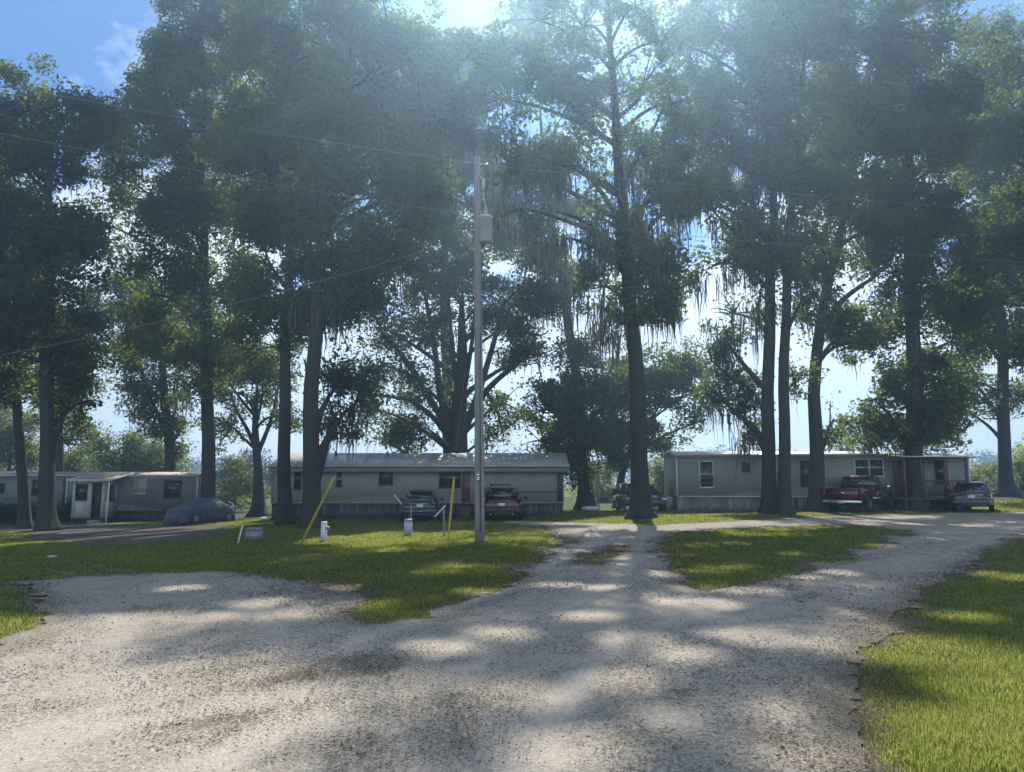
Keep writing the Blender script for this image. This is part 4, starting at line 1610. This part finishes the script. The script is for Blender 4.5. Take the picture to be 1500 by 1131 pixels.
# ------------------------------------------------------------------ vehicles
def se_ring(y, hw, z0, z1, n=20, e=3.6, top=1.0):
    th = np.linspace(0, 2 * np.pi, n, endpoint=False) + np.pi / n
    c, s = np.cos(th), np.sin(th)
    x = hw * np.sign(c) * np.abs(c) ** (2 / e)
    z = (z0 + z1) / 2 + (z1 - z0) / 2 * np.sign(s) * np.abs(s) ** (2 / e)
    x = x * np.where(s > 0, 1 - (1 - top) * np.clip(s, 0, 1), 1)
    return np.stack([x, np.full(n, y), z], -1)


def wheel(parent, x, y, r=.33, w=.22):
    side = 1 if x > 0 else -1
    t = bpy.data.objects.new('wheel', None)
    COL.objects.link(t)
    t.parent = parent
    t.location = (x, y, r)
    prof = [(.62, -.5), (.9, -.5), (.985, -.36), (1, 0), (.985, .36), (.9, .5), (.62, .5)]
    th = np.linspace(0, 2 * np.pi, 24, endpoint=False)
    rings = [np.stack([np.full(24, q * w), np.cos(th) * p * r, np.sin(th) * p * r], -1) for p, q in prof]
    m = MB()
    m.loft(rings, False)
    m.build('tyre', M['rubber'], t, True)
    m = MB()
    m.tube([(side * w * .30, 0, 0), (side * w * .38, 0, 0)], r * .63, 20)
    for k in range(5):
        a = k * 2 * np.pi / 5
        ca, sa = math.cos(a), math.sin(a)
        b = .035
        q = [(side * w * .385, ca * .05 - sa * b, sa * .05 + ca * b), (side * w * .385, ca * .05 + sa * b, sa * .05 - ca * b), (side * w * .385, ca * r * .58 + sa * b, sa * r * .58 - ca * b), (side * w * .385, ca * r * .58 - sa * b, sa * r * .58 + ca * b)]
        q2 = [(p[0] + side * .02, p[1], p[2]) for p in q]
        m.hexa(q, q2)
    m.build('rim', M['rim'], t)
    return t


def add(parent, name, mb, mat, smooth=False):
    return mb.build(name, M[mat], parent, smooth)


def car(label, paint_, loc, heading, L=4.6, kind='sedan', cat='car', group='parked vehicles'):
    """+y is the nose; heading clockwise from +Y"""
    c = thing('parked_car', label, cat, loc, -heading, group)
    h = L / 2
    hw = .90
    hatch = kind == 'suv'
    zb = .98 if hatch else .93      # belt
    zr = 1.52 if hatch else 1.44
    b = MB()
    st = [(-h, .66, .50, .80), (-h + .06, .80, .38, zb - .06), (-h + .35, .87, .30, zb + .03), (-h + .9, .90, .24, zb + .02), (-.4, .905, .22, zb), (.5, .905, .22, zb - .01), (1.15, .90, .22, zb - .04),
          (h - .75, .88, .25, .86), (h - .25, .82, .30, .76), (h - .05, .74, .36, .66), (h, .6, .42, .58)]
    b.loft([se_ring(*s, e=4.2) for s in st])
    # cabin
    if hatch:
        yb0, yb1, yt0, yt1 = -h + .12, 1.15, -h + .42, .30
    else:
        yb0, yb1, yt0, yt1 = -1.72, 1.18, -1.02, .32
    bw, tw = .83, .61
    B4 = [(-bw, yb0, zb - .08), (bw, yb0, zb - .08), (bw, yb1, zb - .10), (-bw, yb1, zb - .10)]
    T4 = [(-tw, yt0, zr - .04), (tw, yt0, zr - .04), (tw, yt1, zr - .03), (-tw, yt1, zr - .03)]
    b.hexa(B4, T4)
    ym = (yt0 + yt1) / 2
    b.loft([se_ring(yt0 - .05, tw * .93, zr - .07, zr - .02, e=3), se_ring(yt0 + .08, tw * 1.02, zr - .08, zr + .01, e=3), se_ring(ym, tw * 1.03, zr - .08, zr + .035, e=3), se_ring(yt1 - .08, tw * 1.02, zr - .08, zr + .01, e=3), se_ring(yt1 + .05, tw * .93, zr - .07, zr - .02, e=3)])
    add(c, 'body', b, paint_, True)
    # glass
    Bn = [np.array(p) for p in B4]
    Tn = [np.array(p) for p in T4]
    m = MB()
    m.panel([Bn[0], Bn[1], Tn[1], Tn[0]], .07, .93, .22, .93, .012)
    add(c, 'rear_window', m, 'glass_car')
    m = MB()
    m.panel([Bn[2], Bn[3], Tn[3], Tn[2]], .06, .94, .18, .94, .012)
    add(c, 'windscreen', m, 'glass_car')
    for (q, s) in (([Bn[1], Bn[2], Tn[2], Tn[1]], 1), ([Bn[3], Bn[0], Tn[0], Tn[3]], -1)):
        for (u0, u1) in ((.10, .48), (.52, .90)):
            m = MB()
            m.panel(q, u0, u1, .24, .92, .012)
            add(c, 'side_window', m, 'glass_car')
    # lamps, bumpers, plate
    for s in (-1, 1):
        m = MB()
        if hatch:
            m.box(s * .80 - .09, s * .80 + .07, -h + .02, -h + .22, .84, 1.22)
        else:
            m.box(s * .66 - .17, s * .66 + .15, -h - .005, -h + .25, .74, .90)
        add(c, 'taillight', m, 'lens_red')
        m = MB()
        m.box(s * .62 - .16, s * .62 + .14, h - .24, h - .05, .60, .74)
        add(c, 'headlight', m, 'lens_clear')
        m = MB()
        m.loft([se_ring(yy, .09 * k, -.06 * k, .06 * k, 12, 2.6) + np.array([s * 1.02, 0, 1.0]) for yy, k in ((.72, .6), (.76, 1), (.86, .9), (.92, .4))])
        m.tube([(s * .84, .84, .97), (s * 1.0, .82, 1.0)], .025, 6)
        add(c, 'mirror', m, 'black_plastic', True)
        for yy in (-1.0, .15):
            m = MB()
            m.box(s * .905 - .012, s * .905 + .022, yy, yy + .2, .80, .835)
            add(c, 'door_handle', m, 'chrome')
    m = MB()
    m.loft([se_ring(-h - .06, .72, .36, .58, e=5), se_ring(-h + .02, .84, .30, .62, e=5), se_ring(-h + .4, .90, .27, .58, e=5)])
    add(c, 'rear_bumper', m, paint_ if not hatch else 'black_plastic', True)
    m = MB()
    m.box(-.62, .62, -h - .075, -h - .04, .26, .40)
    add(c, 'bumper_valance', m, 'black_plastic')
    m = MB()
    m.box(-.15, .15, -h - .045, -h - .012, .66, .80)
    add(c, 'licence_plate', m, 'plate')
    if not hatch:
        m = MB()
        m.box(-.55, .55, -h - .03, -h + .04, .815, .84)
        add(c, 'trunk_trim', m, 'chrome')
    for s in (-1, 1):
        m = MB()
        m.tube([(s * .5, -h - .08, .28), (s * .5, -h + .1, .28)], .03, 8)
        add(c, 'exhaust', m, 'chrome')
    for x in (-.82, .82):
        for y in (-h + .92, h - .88):
            wheel(c, x, y)
    return c


def pickup(label, paint_, loc, heading, group='parked vehicles'):
    c = thing('pickup_truck', label, 'pickup truck', loc, -heading, group)
    b = MB()
    # frame/lower body and hood
    st = [(-.55, .93, .45, 1.12), (0, .95, .42, 1.13), (1.0, .95, .42, 1.13), (1.35, .95, .42, 1.14), (2.2, .93, .45, 1.12), (2.6, .90, .5, 1.05), (2.72, .82, .55, .95)]
    b.loft([se_ring(*s, e=5) for s in st])
    # cab
    B4 = [(-.86, -.55, 1.08), (.86, -.55, 1.08), (.86, 1.38, 1.08), (-.86, 1.38, 1.08)]
    T4 = [(-.68, -.36, 1.78), (.68, -.36, 1.78), (.68, .62, 1.78), (-.68, .62, 1.78)]
    b.hexa(B4, T4)
    b.loft([se_ring(-.4, .64, 1.73, 1.79, e=3), se_ring(-.28, .70, 1.72, 1.82, e=3), (se_ring(.15, .71, 1.72, 1.845, e=3)), se_ring(.55, .70, 1.72, 1.82, e=3), se_ring(.68, .63, 1.73, 1.79, e=3)])
    # bed sides and floor
    for s in (-1, 1):
        x0, x1 = sorted((s * .80, s * .97))
        b.loft([np.array([(x0, y, z0), (x1, y, z0), (x1 + (.02 if s > 0 else 0), y, z1 - .1), (x1, y, z1), (x0, y, z1)]) if s > 0 else np.array([(x0, y, z0), (x1, y, z0), (x1, y, z1), (x0, y, z1), (x0 - .02, y, z1 - .1)]) for y, z0, z1 in ((-2.72, .60, 1.19), (-2.2, .5, 1.20), (-1.2, .5, 1.20), (-.60, .5, 1.20))])
    b.box(-.80, .80, -2.7, -.6, .62, .70)
    b.box(-.80, .80, -.68, -.6, .701, 1.18)
    add(c, 'body', b, paint_)
    m = MB()
    m.box(-.795, .795, -2.76, -2.69, .62, 1.185)
    m.box(-.795, .795, -2.775, -2.761, 1.12, 1.19)
    tg = add(c, 'tailgate', m, paint_)
    m = MB()
    m.box(-.14, .14, -2.785, -2.762, .93, .985)
    add(tg, 'handle', m, 'chrome')
    m = MB()
    m.loft([se_ring(-2.95, .88, .42, .60, 16, 5), se_ring(-2.88, .97, .40, .62, 16, 5), se_ring(-2.74, .97, .42, .60, 16, 5)])
    add(c, 'rear_bumper', m, 'chrome', True)
    m = MB()
    m.box(-.16, .16, -2.972, -2.95, .44, .58)
    add(c, 'licence_plate', m, 'plate')
    Bn, Tn = [np.array(p) for p in B4], [np.array(p) for p in T4]
    m = MB()
    m.panel([Bn[0], Bn[1], Tn[1], Tn[0]], .1, .9, .2, .9, .012)
    add(c, 'rear_window', m, 'glass_car')
    m = MB()
    m.panel([Bn[2], Bn[3], Tn[3], Tn[2]], .06, .94, .1, .94, .012)
    add(c, 'windscreen', m, 'glass_car')
    for q in ([Bn[1], Bn[2], Tn[2], Tn[1]], [Bn[3], Bn[0], Tn[0], Tn[3]]):
        m = MB()
        m.panel(q, .1, .82, .14, .9, .012)
        add(c, 'side_window', m, 'glass_car')
    for s in (-1, 1):
        m = MB()
        m.box(s * .885 - .085, s * .885 + .09, -2.765, -2.66, .74, 1.12)
        add(c, 'taillight', m, 'lens_red')
        m = MB()
        m.box(s * .68 - .16, s * .68 + .16, 2.62, 2.74, .72, .92)
        add(c, 'headlight', m, 'lens_clear')
        m = MB()
        m.box(s * 1.1 - .12, s * 1.1 + .1, .82, .9, 1.14, 1.36)
        m.tube([(s * .86, .9, 1.18), (s * 1.05, .87, 1.22)], .02, 6)
        add(c, 'mirror', m, 'chrome')
        m = MB()
        x = s * .975
        m.box(x - .008, x + .012, -1.1, 2.3, .66, .71)
        add(c, 'side_moulding', m, 'chrome')
        for y in (-1.55, 1.85):
            # flared wheel arch
            a = MB()
            th = np.linspace(0, np.pi, 11)
            ar = np.stack([np.full(11, s * .975), y + np.cos(th) * .46, .40 + np.sin(th) * .42], -1)
            a.tube(ar, .035, 6)
            add(c, 'wheel_arch', a, 'black_plastic', True)
            wheel(c, s * .86, y, .38, .26)
    m = MB()
    m.box(-.6, .6, -2.5, 2.4, .34, .46)
    add(c, 'chassis', m, 'black_plastic')
    return c


def covered_car(label, loc, heading):
    c = thing('covered_car', label, 'car', loc, -heading, 'parked vehicles')
    # silhouette of hood, cabin and boot under a cloth cover
    ys = np.linspace(-2.25, 2.3, 34)
    top = np.interp(ys, [-2.25, -2.1, -1.55, -.95, -.3, .3, .75, 1.3, 1.9, 2.2, 2.3], [.55, .92, 1.06, 1.36, 1.44, 1.40, 1.22, .98, .88, .74, .5])
    hw = np.interp(ys, [-2.25, -2.0, -1, 1.2, 2.0, 2.3], [.62, .84, .93, .93, .84, .6])
    rings = []
    n = 28
    for y, t, w in zip(ys, top, hw):
        th = np.linspace(0, np.pi, n)
        x = w * np.sign(np.cos(th)) * np.abs(np.cos(th)) ** .45
        k = np.clip((t - .95) / .5, 0, 1)
        z = np.sin(th) ** .55 * t
        x = x * (1 - .30 * k * np.clip((z - .85) / .55, 0, 1))
        wob = .022 * np.sin(th * 17 + y * 6) * np.clip(1.1 - z, 0, 1) + .012 * np.sin(y * 13 + th * 5)
        x = x + wob * np.sign(x)
        z = np.maximum(z, .07 + .03 * np.sin(y * 5)) + .012 * np.sin(y * 9 + x * 4)
        rings.append(np.stack([x * .95, np.full(n, y * .86), z * .98], -1))
    m = MB()
    m.loft(rings, True)
    add(c, 'cover', m, 'cover', True)
    # curved chrome strip along the rear quarter
    m = MB()
    p = [(-.70, -1.20, 1.16), (-.78, -1.36, 1.08), (-.86, -1.47, .98), (-.90, -1.46, .88), (-.915, -1.28, .84), (-.92, -1.10, .83)]
    m.tube(p, [.018, .028, .034, .04, .045, .03], 8)
    add(c, 'chrome_strip', m, 'chrome', True)
    for x in (-.80, .80):
        for y in (-1.18, 1.16):
            wheel(c, x, y, .31, .2)
    return c


def place(px, D):
    p = gpt(px, D)
    return (p[0], p[1], p[2] + .01)


p = place(739, 36.3)
car('dark red hatchback parked facing the middle home beside the power pole', 'paint_red', p, R(3), 4.2, 'suv')
p = place(617, 37.4)
car('dark blue sedan parked under the windows of the middle home', 'paint_blue', p, R(-5), 4.6)
p = place(1425, 38.8)
car('charcoal sedan parked past the right end of the right home', 'paint_grey', p, R(32), 4.7)
p = place(1262, 39.4)
pickup('maroon pickup truck with chrome bumper parked at the right home', 'paint_maroon', p, R(43))
covered_car('car under a blue-grey cloth cover by the end of the left home', place(294, 41.5), R(203))
p = place(937, 42.5)
car('black utility vehicle half hidden behind the mossy trunk', 'paint_black', p, R(167), 4.2, 'suv')

# ------------------------------------------------------------------ power pole and lines
PD = 21.5
base = gpt(703, PD)
top = at(699, 231, PD)
pole = thing('utility_pole', 'tall wooden power pole with a grey transformer on the lawn', 'utility pole', tuple(base))
m = MB()
zz = np.linspace(0, 1, 14)
ctr = np.stack([np.linspace(0, top[0] - base[0], 14), np.linspace(0, top[1] - base[1], 14), np.linspace(-.1, top[2] - base[2], 14)], -1)
m.tube(ctr, np.linspace(.145, .096, 14), 16)
m.build('pole', M['pole'], pole, True)


def prel(px, py, dY=0):
    return at(px, py, PD + dY) - base


a, b = prel(711.5, 317, -.05), prel(711.5, 356, -.05)
m = MB()
k = .205
prof = [(b[2], .80), (b[2] + .03, 1), (a[2] - .09, 1), (a[2] - .085, 1.06), (a[2] - .03, 1.06), (a[2] + .02, .85), (a[2] + .05, .35)]
th = np.linspace(0, 2 * np.pi, 24, endpoint=False)
m.loft([np.stack([a[0] + np.cos(th) * k * q, a[1] + np.sin(th) * k * q, np.full(24, z)], -1) for z, q in prof])
tr = m.build('transformer', M['can'], pole, True)
m = MB()
m.tube([(a[0], a[1], a[2] + .04), (a[0], a[1], a[2] + .30)], [.045, .03], 10)
for i in range(4):
    m.tube([(a[0], a[1], a[2] + .08 + i * .05), (a[0], a[1], a[2] + .10 + i * .05)], .062, 10)
m.build('bushing', M['porcelain'], tr, True)
m = MB()
for z in (b[2] + .15, a[2] - .2):
    m.box(min(.0, a[0]) - .02, a[0] - .1, a[1] - .05, a[1] + .05, z, z + .08)
m.build('bracket', M['grey_metal'], pole)
m = MB()
for i, dz in enumerate((0,)):
    q = prel(712 + i * 9, 241 + i, 0)
    m.tube([q + np.array([-.05, 0, 0]), q + np.array([.05, 0, 0])], .042, 10)
m.tube([prel(704, 240), prel(713, 241)], .018, 6)
m.build('insulator', M['porcelain'], pole, True)
m = MB()
q = prel(708, 262)
m.tube([q, q + np.array([0, 0, -.35])], .05, 8)
m.tube([q, prel(702, 258)], .02, 6)
m.tube([prel(706, 275), prel(711, 300), prel(711.5, 312, -.05)], .012, 5)
m.build('fuse_cutout', M['porcelain'], pole, True)
m = MB()
m.tube([prel(706, 356), prel(712, 372), prel(717, 379), prel(712, 392), prel(705, 386)], .02, 6)
m.tube([prel(706, 372, -.15), prel(703, 560, -.17), prel(704, 780, -.18)], .014, 5)
m.build('riser_cable', M['cable_black'], pole, True)
m = MB()
for (py_, d_) in ((700, -.17), (703, -.17), (696, -.17)):
    q = prel(700, py_, d_)
    m.box(q[0] - .05, q[0] + .05, q[1] - .02, q[1] + .02, q[2] - .03, q[2] + .03)
m.build('tag_plate', M['chrome'], pole)


def wire(label, p0, p1, sag, r, mat='wire'):
    n = 24
    t = np.linspace(0, 1, n)[:, None]
    P = p0 * (1 - t) + p1 * t
    P[:, 2] -= 4 * sag * (t * (1 - t))[:, 0]
    m = MB()
    m.tube(P - p0, r, 6)
    o = m.build('power_line', M[mat], None, True)
    o.location = p0
    tag(o, label, 'power line', 'overhead lines on the wooden pole')
    return o


wire('upper overhead wire from the pole top out over the left trees', at(697, 240, PD), at(-260, 75, 14.6), .12, .007)
wire('lower overhead wire from the transformer out over the left trees', at(697, 316, PD), at(-260, 142, 14.6), .14, .007)
wire('upper overhead wire from the pole top across the right trees', at(702, 241, PD), at(1760, 330, 27.0), .10, .006)
wire('lower overhead wire from the transformer across the right trees', at(704, 318, PD), at(1760, 402, 27.0), .10, .006)
wire('twisted service cable dropping from the pole toward the left edge', at(698, 345, PD), at(-240, 556, 30.0), .55, .011, 'wire')
wire('service cable from the pole down to the middle home roof', at(700, 352, PD), at(668, 658, 41.0), .35, .010, 'wire')


# ------------------------------------------------------------------ small things on the lawn
def leaning_tube(name, label, cat, pa, pb, Da, Db, r, mat, group=None, cap=False):
    a = np.array(gpt(pa[0], Da)) if pa[1] is None else at(pa[0], pa[1], Da)
    b = at(pb[0], pb[1], Db)
    t = thing(name, label, cat, tuple(a), 0, group)
    m = MB()
    d = b - a
    m.tube([d * s for s in np.linspace(-.04, 1, 6)], [r, r, r * 1.02, r, r, r], 10)
    m.build('tube', M[mat], t, True)
    m = MB()
    m.tube([d * 1.0, d * 1.0 + d / np.linalg.norm(d) * .03], r * 1.25, 10)
    m.build('end_cap', M[mat], t, True)
    return t


leaning_tube('guy_marker', 'long yellow guy marker leaning right in front of the thickest oak', 'marker pole', (441, None), (489, 700), 21.6, 21.2, .034, 'yellow', 'yellow guy markers')
leaning_tube('guy_marker', 'upright yellow guy marker just left of the power pole', 'marker pole', (655, None), (665, 701), 19.2, 19.4, .030, 'yellow', 'yellow guy markers')
leaning_tube('stake', 'short pale stake leaning in the shaded lawn left of the long yellow marker', 'stake', (348, None), (355, 771), 21.8, 21.8, .022, 'white_plastic')
leaning_tube('stake', 'thin pale rod standing beside the grey box in front of the blue sedan', 'stake', (602, None), (602, 742), 25.5, 25.5, .022, 'grey_metal')
leaning_tube('stake', 'thin grey post standing just left of the upright yellow marker', 'stake', (651, None), (650, 747), 24.5, 24.5, .03, 'grey_metal')
leaning_tube('white_pole', 'white pole slanting up left of the blue sedan', 'pole', (594, 745), (578, 726), 36.0, 36.0, .035, 'white_plastic')
leaning_tube('white_pole', 'white pole slanting up right behind the upright yellow marker', 'pole', (637, 757), (652, 741), 34.5, 34.5, .04, 'white_plastic')
leaning_tube('thin_post', 'thin pale post beside the bright brush right of the middle home', 'post', (877, None), (877, 692), 44, 44, .05, 'grey_metal')

b0 = gpt(474, 22.4)
w = thing('meter_pedestal', 'small white meter pedestal on the lawn right of the long yellow marker', 'pedestal', tuple(b0))
m = MB()
m.hexa([(-.085, -.07, -.05), (.085, -.07, -.05), (.085, .07, -.05), (-.085, .07, -.05)], [(-.075, -.06, .56), (.075, -.06, .56), (.075, .06, .56), (-.075, .06, .56)])
m.build('post', M['white_plastic'], w)
m = MB()
m.hexa([(-.09, -.075, .561), (.09, -.075, .561), (.09, .075, .561), (-.09, .075, .561)], [(-.06, -.05, .60), (.06, -.05, .60), (.06, .05, .60), (-.06, .05, .60)])
m.build('cap', M['white_plastic'], w)
m = MB()
m.tube([(.07, -.02, .40), (.16, -.02, .40)], .06, 12)
m.tube([(.10, -.02, .25), (.14, -.02, .34)], .02, 6)
m.build('meter', M['grey_metal'], w, True)

b0 = gpt(597.5, 25.0)
w = thing('utility_box', 'grey utility box on the lawn in front of the blue sedan', 'utility box', tuple(b0))
m = MB()
m.box(-.12, .12, -.1, .1, -.05, .50)
m.build('cabinet', M['can'], w)
m = MB()
m.hexa([(-.14, -.12, .501), (.14, -.12, .501), (.14, .12, .501), (-.14, .12, .501)], [(-.11, -.09, .55), (.11, -.09, .55), (.11, .09, .55), (-.11, .09, .55)])
m.build('lid', M['grey_metal'], w)
m = MB()
m.box(-.02, .02, -.112, -.1005, .3, .36)
m.build('latch', M['chrome'], w)

b0 = gpt(373, 23.5)
w = thing('utility_box', 'low dark grey box in the shaded lawn beside the short pale stake', 'utility box', tuple(b0))
m = MB()
m.box(-.24, .24, -.18, .18, -.05, .34)
m.build('cabinet', M['grey_metal'], w)
m = MB()
m.hexa([(-.26, -.2, .341), (.26, -.2, .341), (.26, .2, .341), (-.26, .2, .341)], [(-.22, -.16, .39), (.22, -.16, .39), (.22, .16, .39), (-.22, .16, .39)])
m.build('lid', M['grey_metal'], w)


def rock(label, px, D, r, mat='concrete'):
    b0 = gpt(px, D)
    m = MB()
    n = 10
    rings = []
    for i in range(6):
        ph = -np.pi / 2 + np.pi * (i + .25) / 5.5
        th = np.linspace(0, 2 * np.pi, n, endpoint=False)
        rr = r * max(.05, np.cos(ph)) * (1 + .25 * np.array([random.uniform(-1, 1) for _ in range(n)]))
        rings.append(np.stack([np.cos(th) * rr * 1.3, np.sin(th) * rr, np.full(n, r * .55 * (np.sin(ph) + .6))], -1))
    m.loft(rings)
    o = m.build('rock', M[mat], None, True)
    o.location = b0
    tag(o, label, 'rock')


rock('pale rock lying in the shaded lawn above the gravel bay', 76, 17.2, .09)
rock('white stone at the far side of the lawn by the low branching oak', 388, 41, .22, 'white_plastic')


def planter(label, px, D, group):
    b0 = gpt(px, D)
    t = thing('tyre_planter', label, 'planter', tuple(b0), 0, group)
    th = np.linspace(0, 2 * np.pi, 25)
    m = MB()
    m.tube(np.stack([np.cos(th) * .24, np.sin(th) * .24, np.full(25, .16)], -1), .12, 10, False)
    m.build('tyre', M['white_plastic'], t, True)
    m = MB()
    m.tube([(0, 0, .02), (0, 0, .2)], .17, 14)
    m.build('soil', M['dirt'], t)


planter('left of two white tyre planters past the right end of the middle home', 861, 43.5, 'white tyre planters')
planter('right of two white tyre planters past the right end of the middle home', 869, 43.5, 'white tyre planters')

# ------------------------------------------------------------------ light, sky, air
sdir = Vector((math.sin(AZ) * math.cos(EL), math.cos(AZ) * math.cos(EL), math.sin(EL)))
sl = bpy.data.lights.new('sun', 'SUN')
sl.energy = 5.0
sl.angle = R(.6)
sl.color = (1.0, .93, .82)
so = bpy.data.objects.new('sun', sl)
COL.objects.link(so)
so.rotation_euler = sdir.to_track_quat('Z', 'Y').to_euler()
so.location = (10, 60, 60)

world = bpy.data.worlds.new('World')
scene.world = world
world.use_nodes = True
nt = world.node_tree
nt.nodes.clear()
wo = nt.nodes.new('ShaderNodeOutputWorld')
bg = nt.nodes.new('ShaderNodeBackground')
sky = nt.nodes.new('ShaderNodeTexSky')
sky.sky_type = 'NISHITA'
sky.sun_disc = False
sky.sun_elevation = EL
sky.sun_rotation = AZ
sky.air_density = 1.0
sky.dust_density = .4
sky.ozone_density = 2.5
tc = nt.nodes.new('ShaderNodeTexCoord')
sep = nt.nodes.new('ShaderNodeSeparateXYZ')
nt.links.new(tc.outputs['Generated'], sep.inputs[0])


def wmath(op, a, b=None, clamp=False):
    n = nt.nodes.new('ShaderNodeMath')
    n.operation = op
    n.use_clamp = clamp
    for i, v in enumerate((a, b)):
        if v is None:
            continue
        if hasattr(v, 'node'):
            nt.links.new(v, n.inputs[i])
        else:
            n.inputs[i].default_value = v
    return n.outputs[0]


den = wmath('ADD', wmath('MAXIMUM', sep.outputs['Z'], 0.0), .22)
cb = nt.nodes.new('ShaderNodeCombineXYZ')
nt.links.new(wmath('DIVIDE', sep.outputs['X'], den), cb.inputs[0])
nt.links.new(wmath('DIVIDE', sep.outputs['Y'], den), cb.inputs[1])
nz = nt.nodes.new('ShaderNodeTexNoise')
nz.inputs['Scale'].default_value = 2.1
nz.inputs['Detail'].default_value = 7
nz.inputs['Roughness'].default_value = .58
nt.links.new(cb.outputs[0], nz.inputs['Vector'])
cr = nt.nodes.new('ShaderNodeValToRGB')
cr.color_ramp.elements[0].position = .55
cr.color_ramp.elements[0].color = (0, 0, 0, 1)
cr.color_ramp.elements[1].position = .70
cr.color_ramp.elements[1].color = (1, 1, 1, 1)
low = wmath('MULTIPLY', wmath('MAXIMUM', wmath('SUBTRACT', .42, sep.outputs['Z']), 0.0), 1.15)
back_fill = wmath('MULTIPLY', wmath('MAXIMUM', wmath('SUBTRACT', .15, sep.outputs['Y']), 0.0), .13)  # extra unseen cloud behind the camera, added to brighten the fill
high_fill = wmath('MULTIPLY', wmath('MAXIMUM', wmath('SUBTRACT', sep.outputs['Z'], .72), 0.0), .3)  # extra unseen cloud overhead, added for fill light as well
nt.links.new(wmath('ADD', wmath('ADD', nz.outputs['Fac'], low), wmath('ADD', back_fill, high_fill)), cr.inputs['Fac'])
mx = nt.nodes.new('ShaderNodeMix')
mx.data_type = 'RGBA'
nt.links.new(cr.outputs['Color'], mx.inputs[0])
tn = nt.nodes.new('ShaderNodeMix')
tn.data_type = 'RGBA'
tn.blend_type = 'MULTIPLY'
tn.inputs[0].default_value = 1
tn.inputs[7].default_value = (.56, .80, 1.10, 1)
nt.links.new(sky.outputs[0], tn.inputs[6])
nt.links.new(tn.outputs[2], mx.inputs[6])
mx.inputs[7].default_value = (9.4, 10.4, 11.8, 1)
nt.links.new(mx.outputs[2], bg.inputs['Color'])
bg.inputs['Strength'].default_value = .08
nt.links.new(bg.outputs[0], wo.inputs['Surface'])

# air
HAZE = .0029  # thin haze, thickened and tinted blue to imitate lens glare as well
m = MB()
m.box(-345, 345, -60, 330, -2.2, 40)
t = NT('haze_air')
pv = t.n('ShaderNodeVolumePrincipled')
pv.inputs['Color'].default_value = (.44, .71, 1.0, 1)
pv.inputs['Density'].default_value = HAZE
pv.inputs['Anisotropy'].default_value = .75
t.l(pv.outputs[0], t.out.inputs['Volume'])
hz = m.build('haze', t.m)
tag(hz, 'thin bluish sunlit haze filling the air, standing in for lens glare too', 'haze', kind='stuff')

# ------------------------------------------------------------------ camera and render settings
cam = bpy.data.cameras.new('camera')
cam.sensor_width = 36
cam.lens = F / 1500 * 36
cam.clip_end = 3000
cam.clip_start = .05
co = bpy.data.objects.new('camera', cam)
COL.objects.link(co)
co.location = (0, 0, CAM_H)
co.rotation_euler = (R(90) + PITCH, 0, 0)
scene.camera = co

scene.view_settings.view_transform = 'Standard'
scene.view_settings.look = 'None'
scene.view_settings.exposure = 0.64
scene.view_settings.gamma = 1
cy = scene.cycles
cy.max_bounces = 5
cy.diffuse_bounces = 3
cy.glossy_bounces = 2
cy.transmission_bounces = 3
cy.transparent_max_bounces = 4
cy.volume_bounces = 0
cy.use_denoising = True
cy.use_adaptive_sampling = True
cy.adaptive_threshold = .02
cy.sample_clamp_indirect = 6
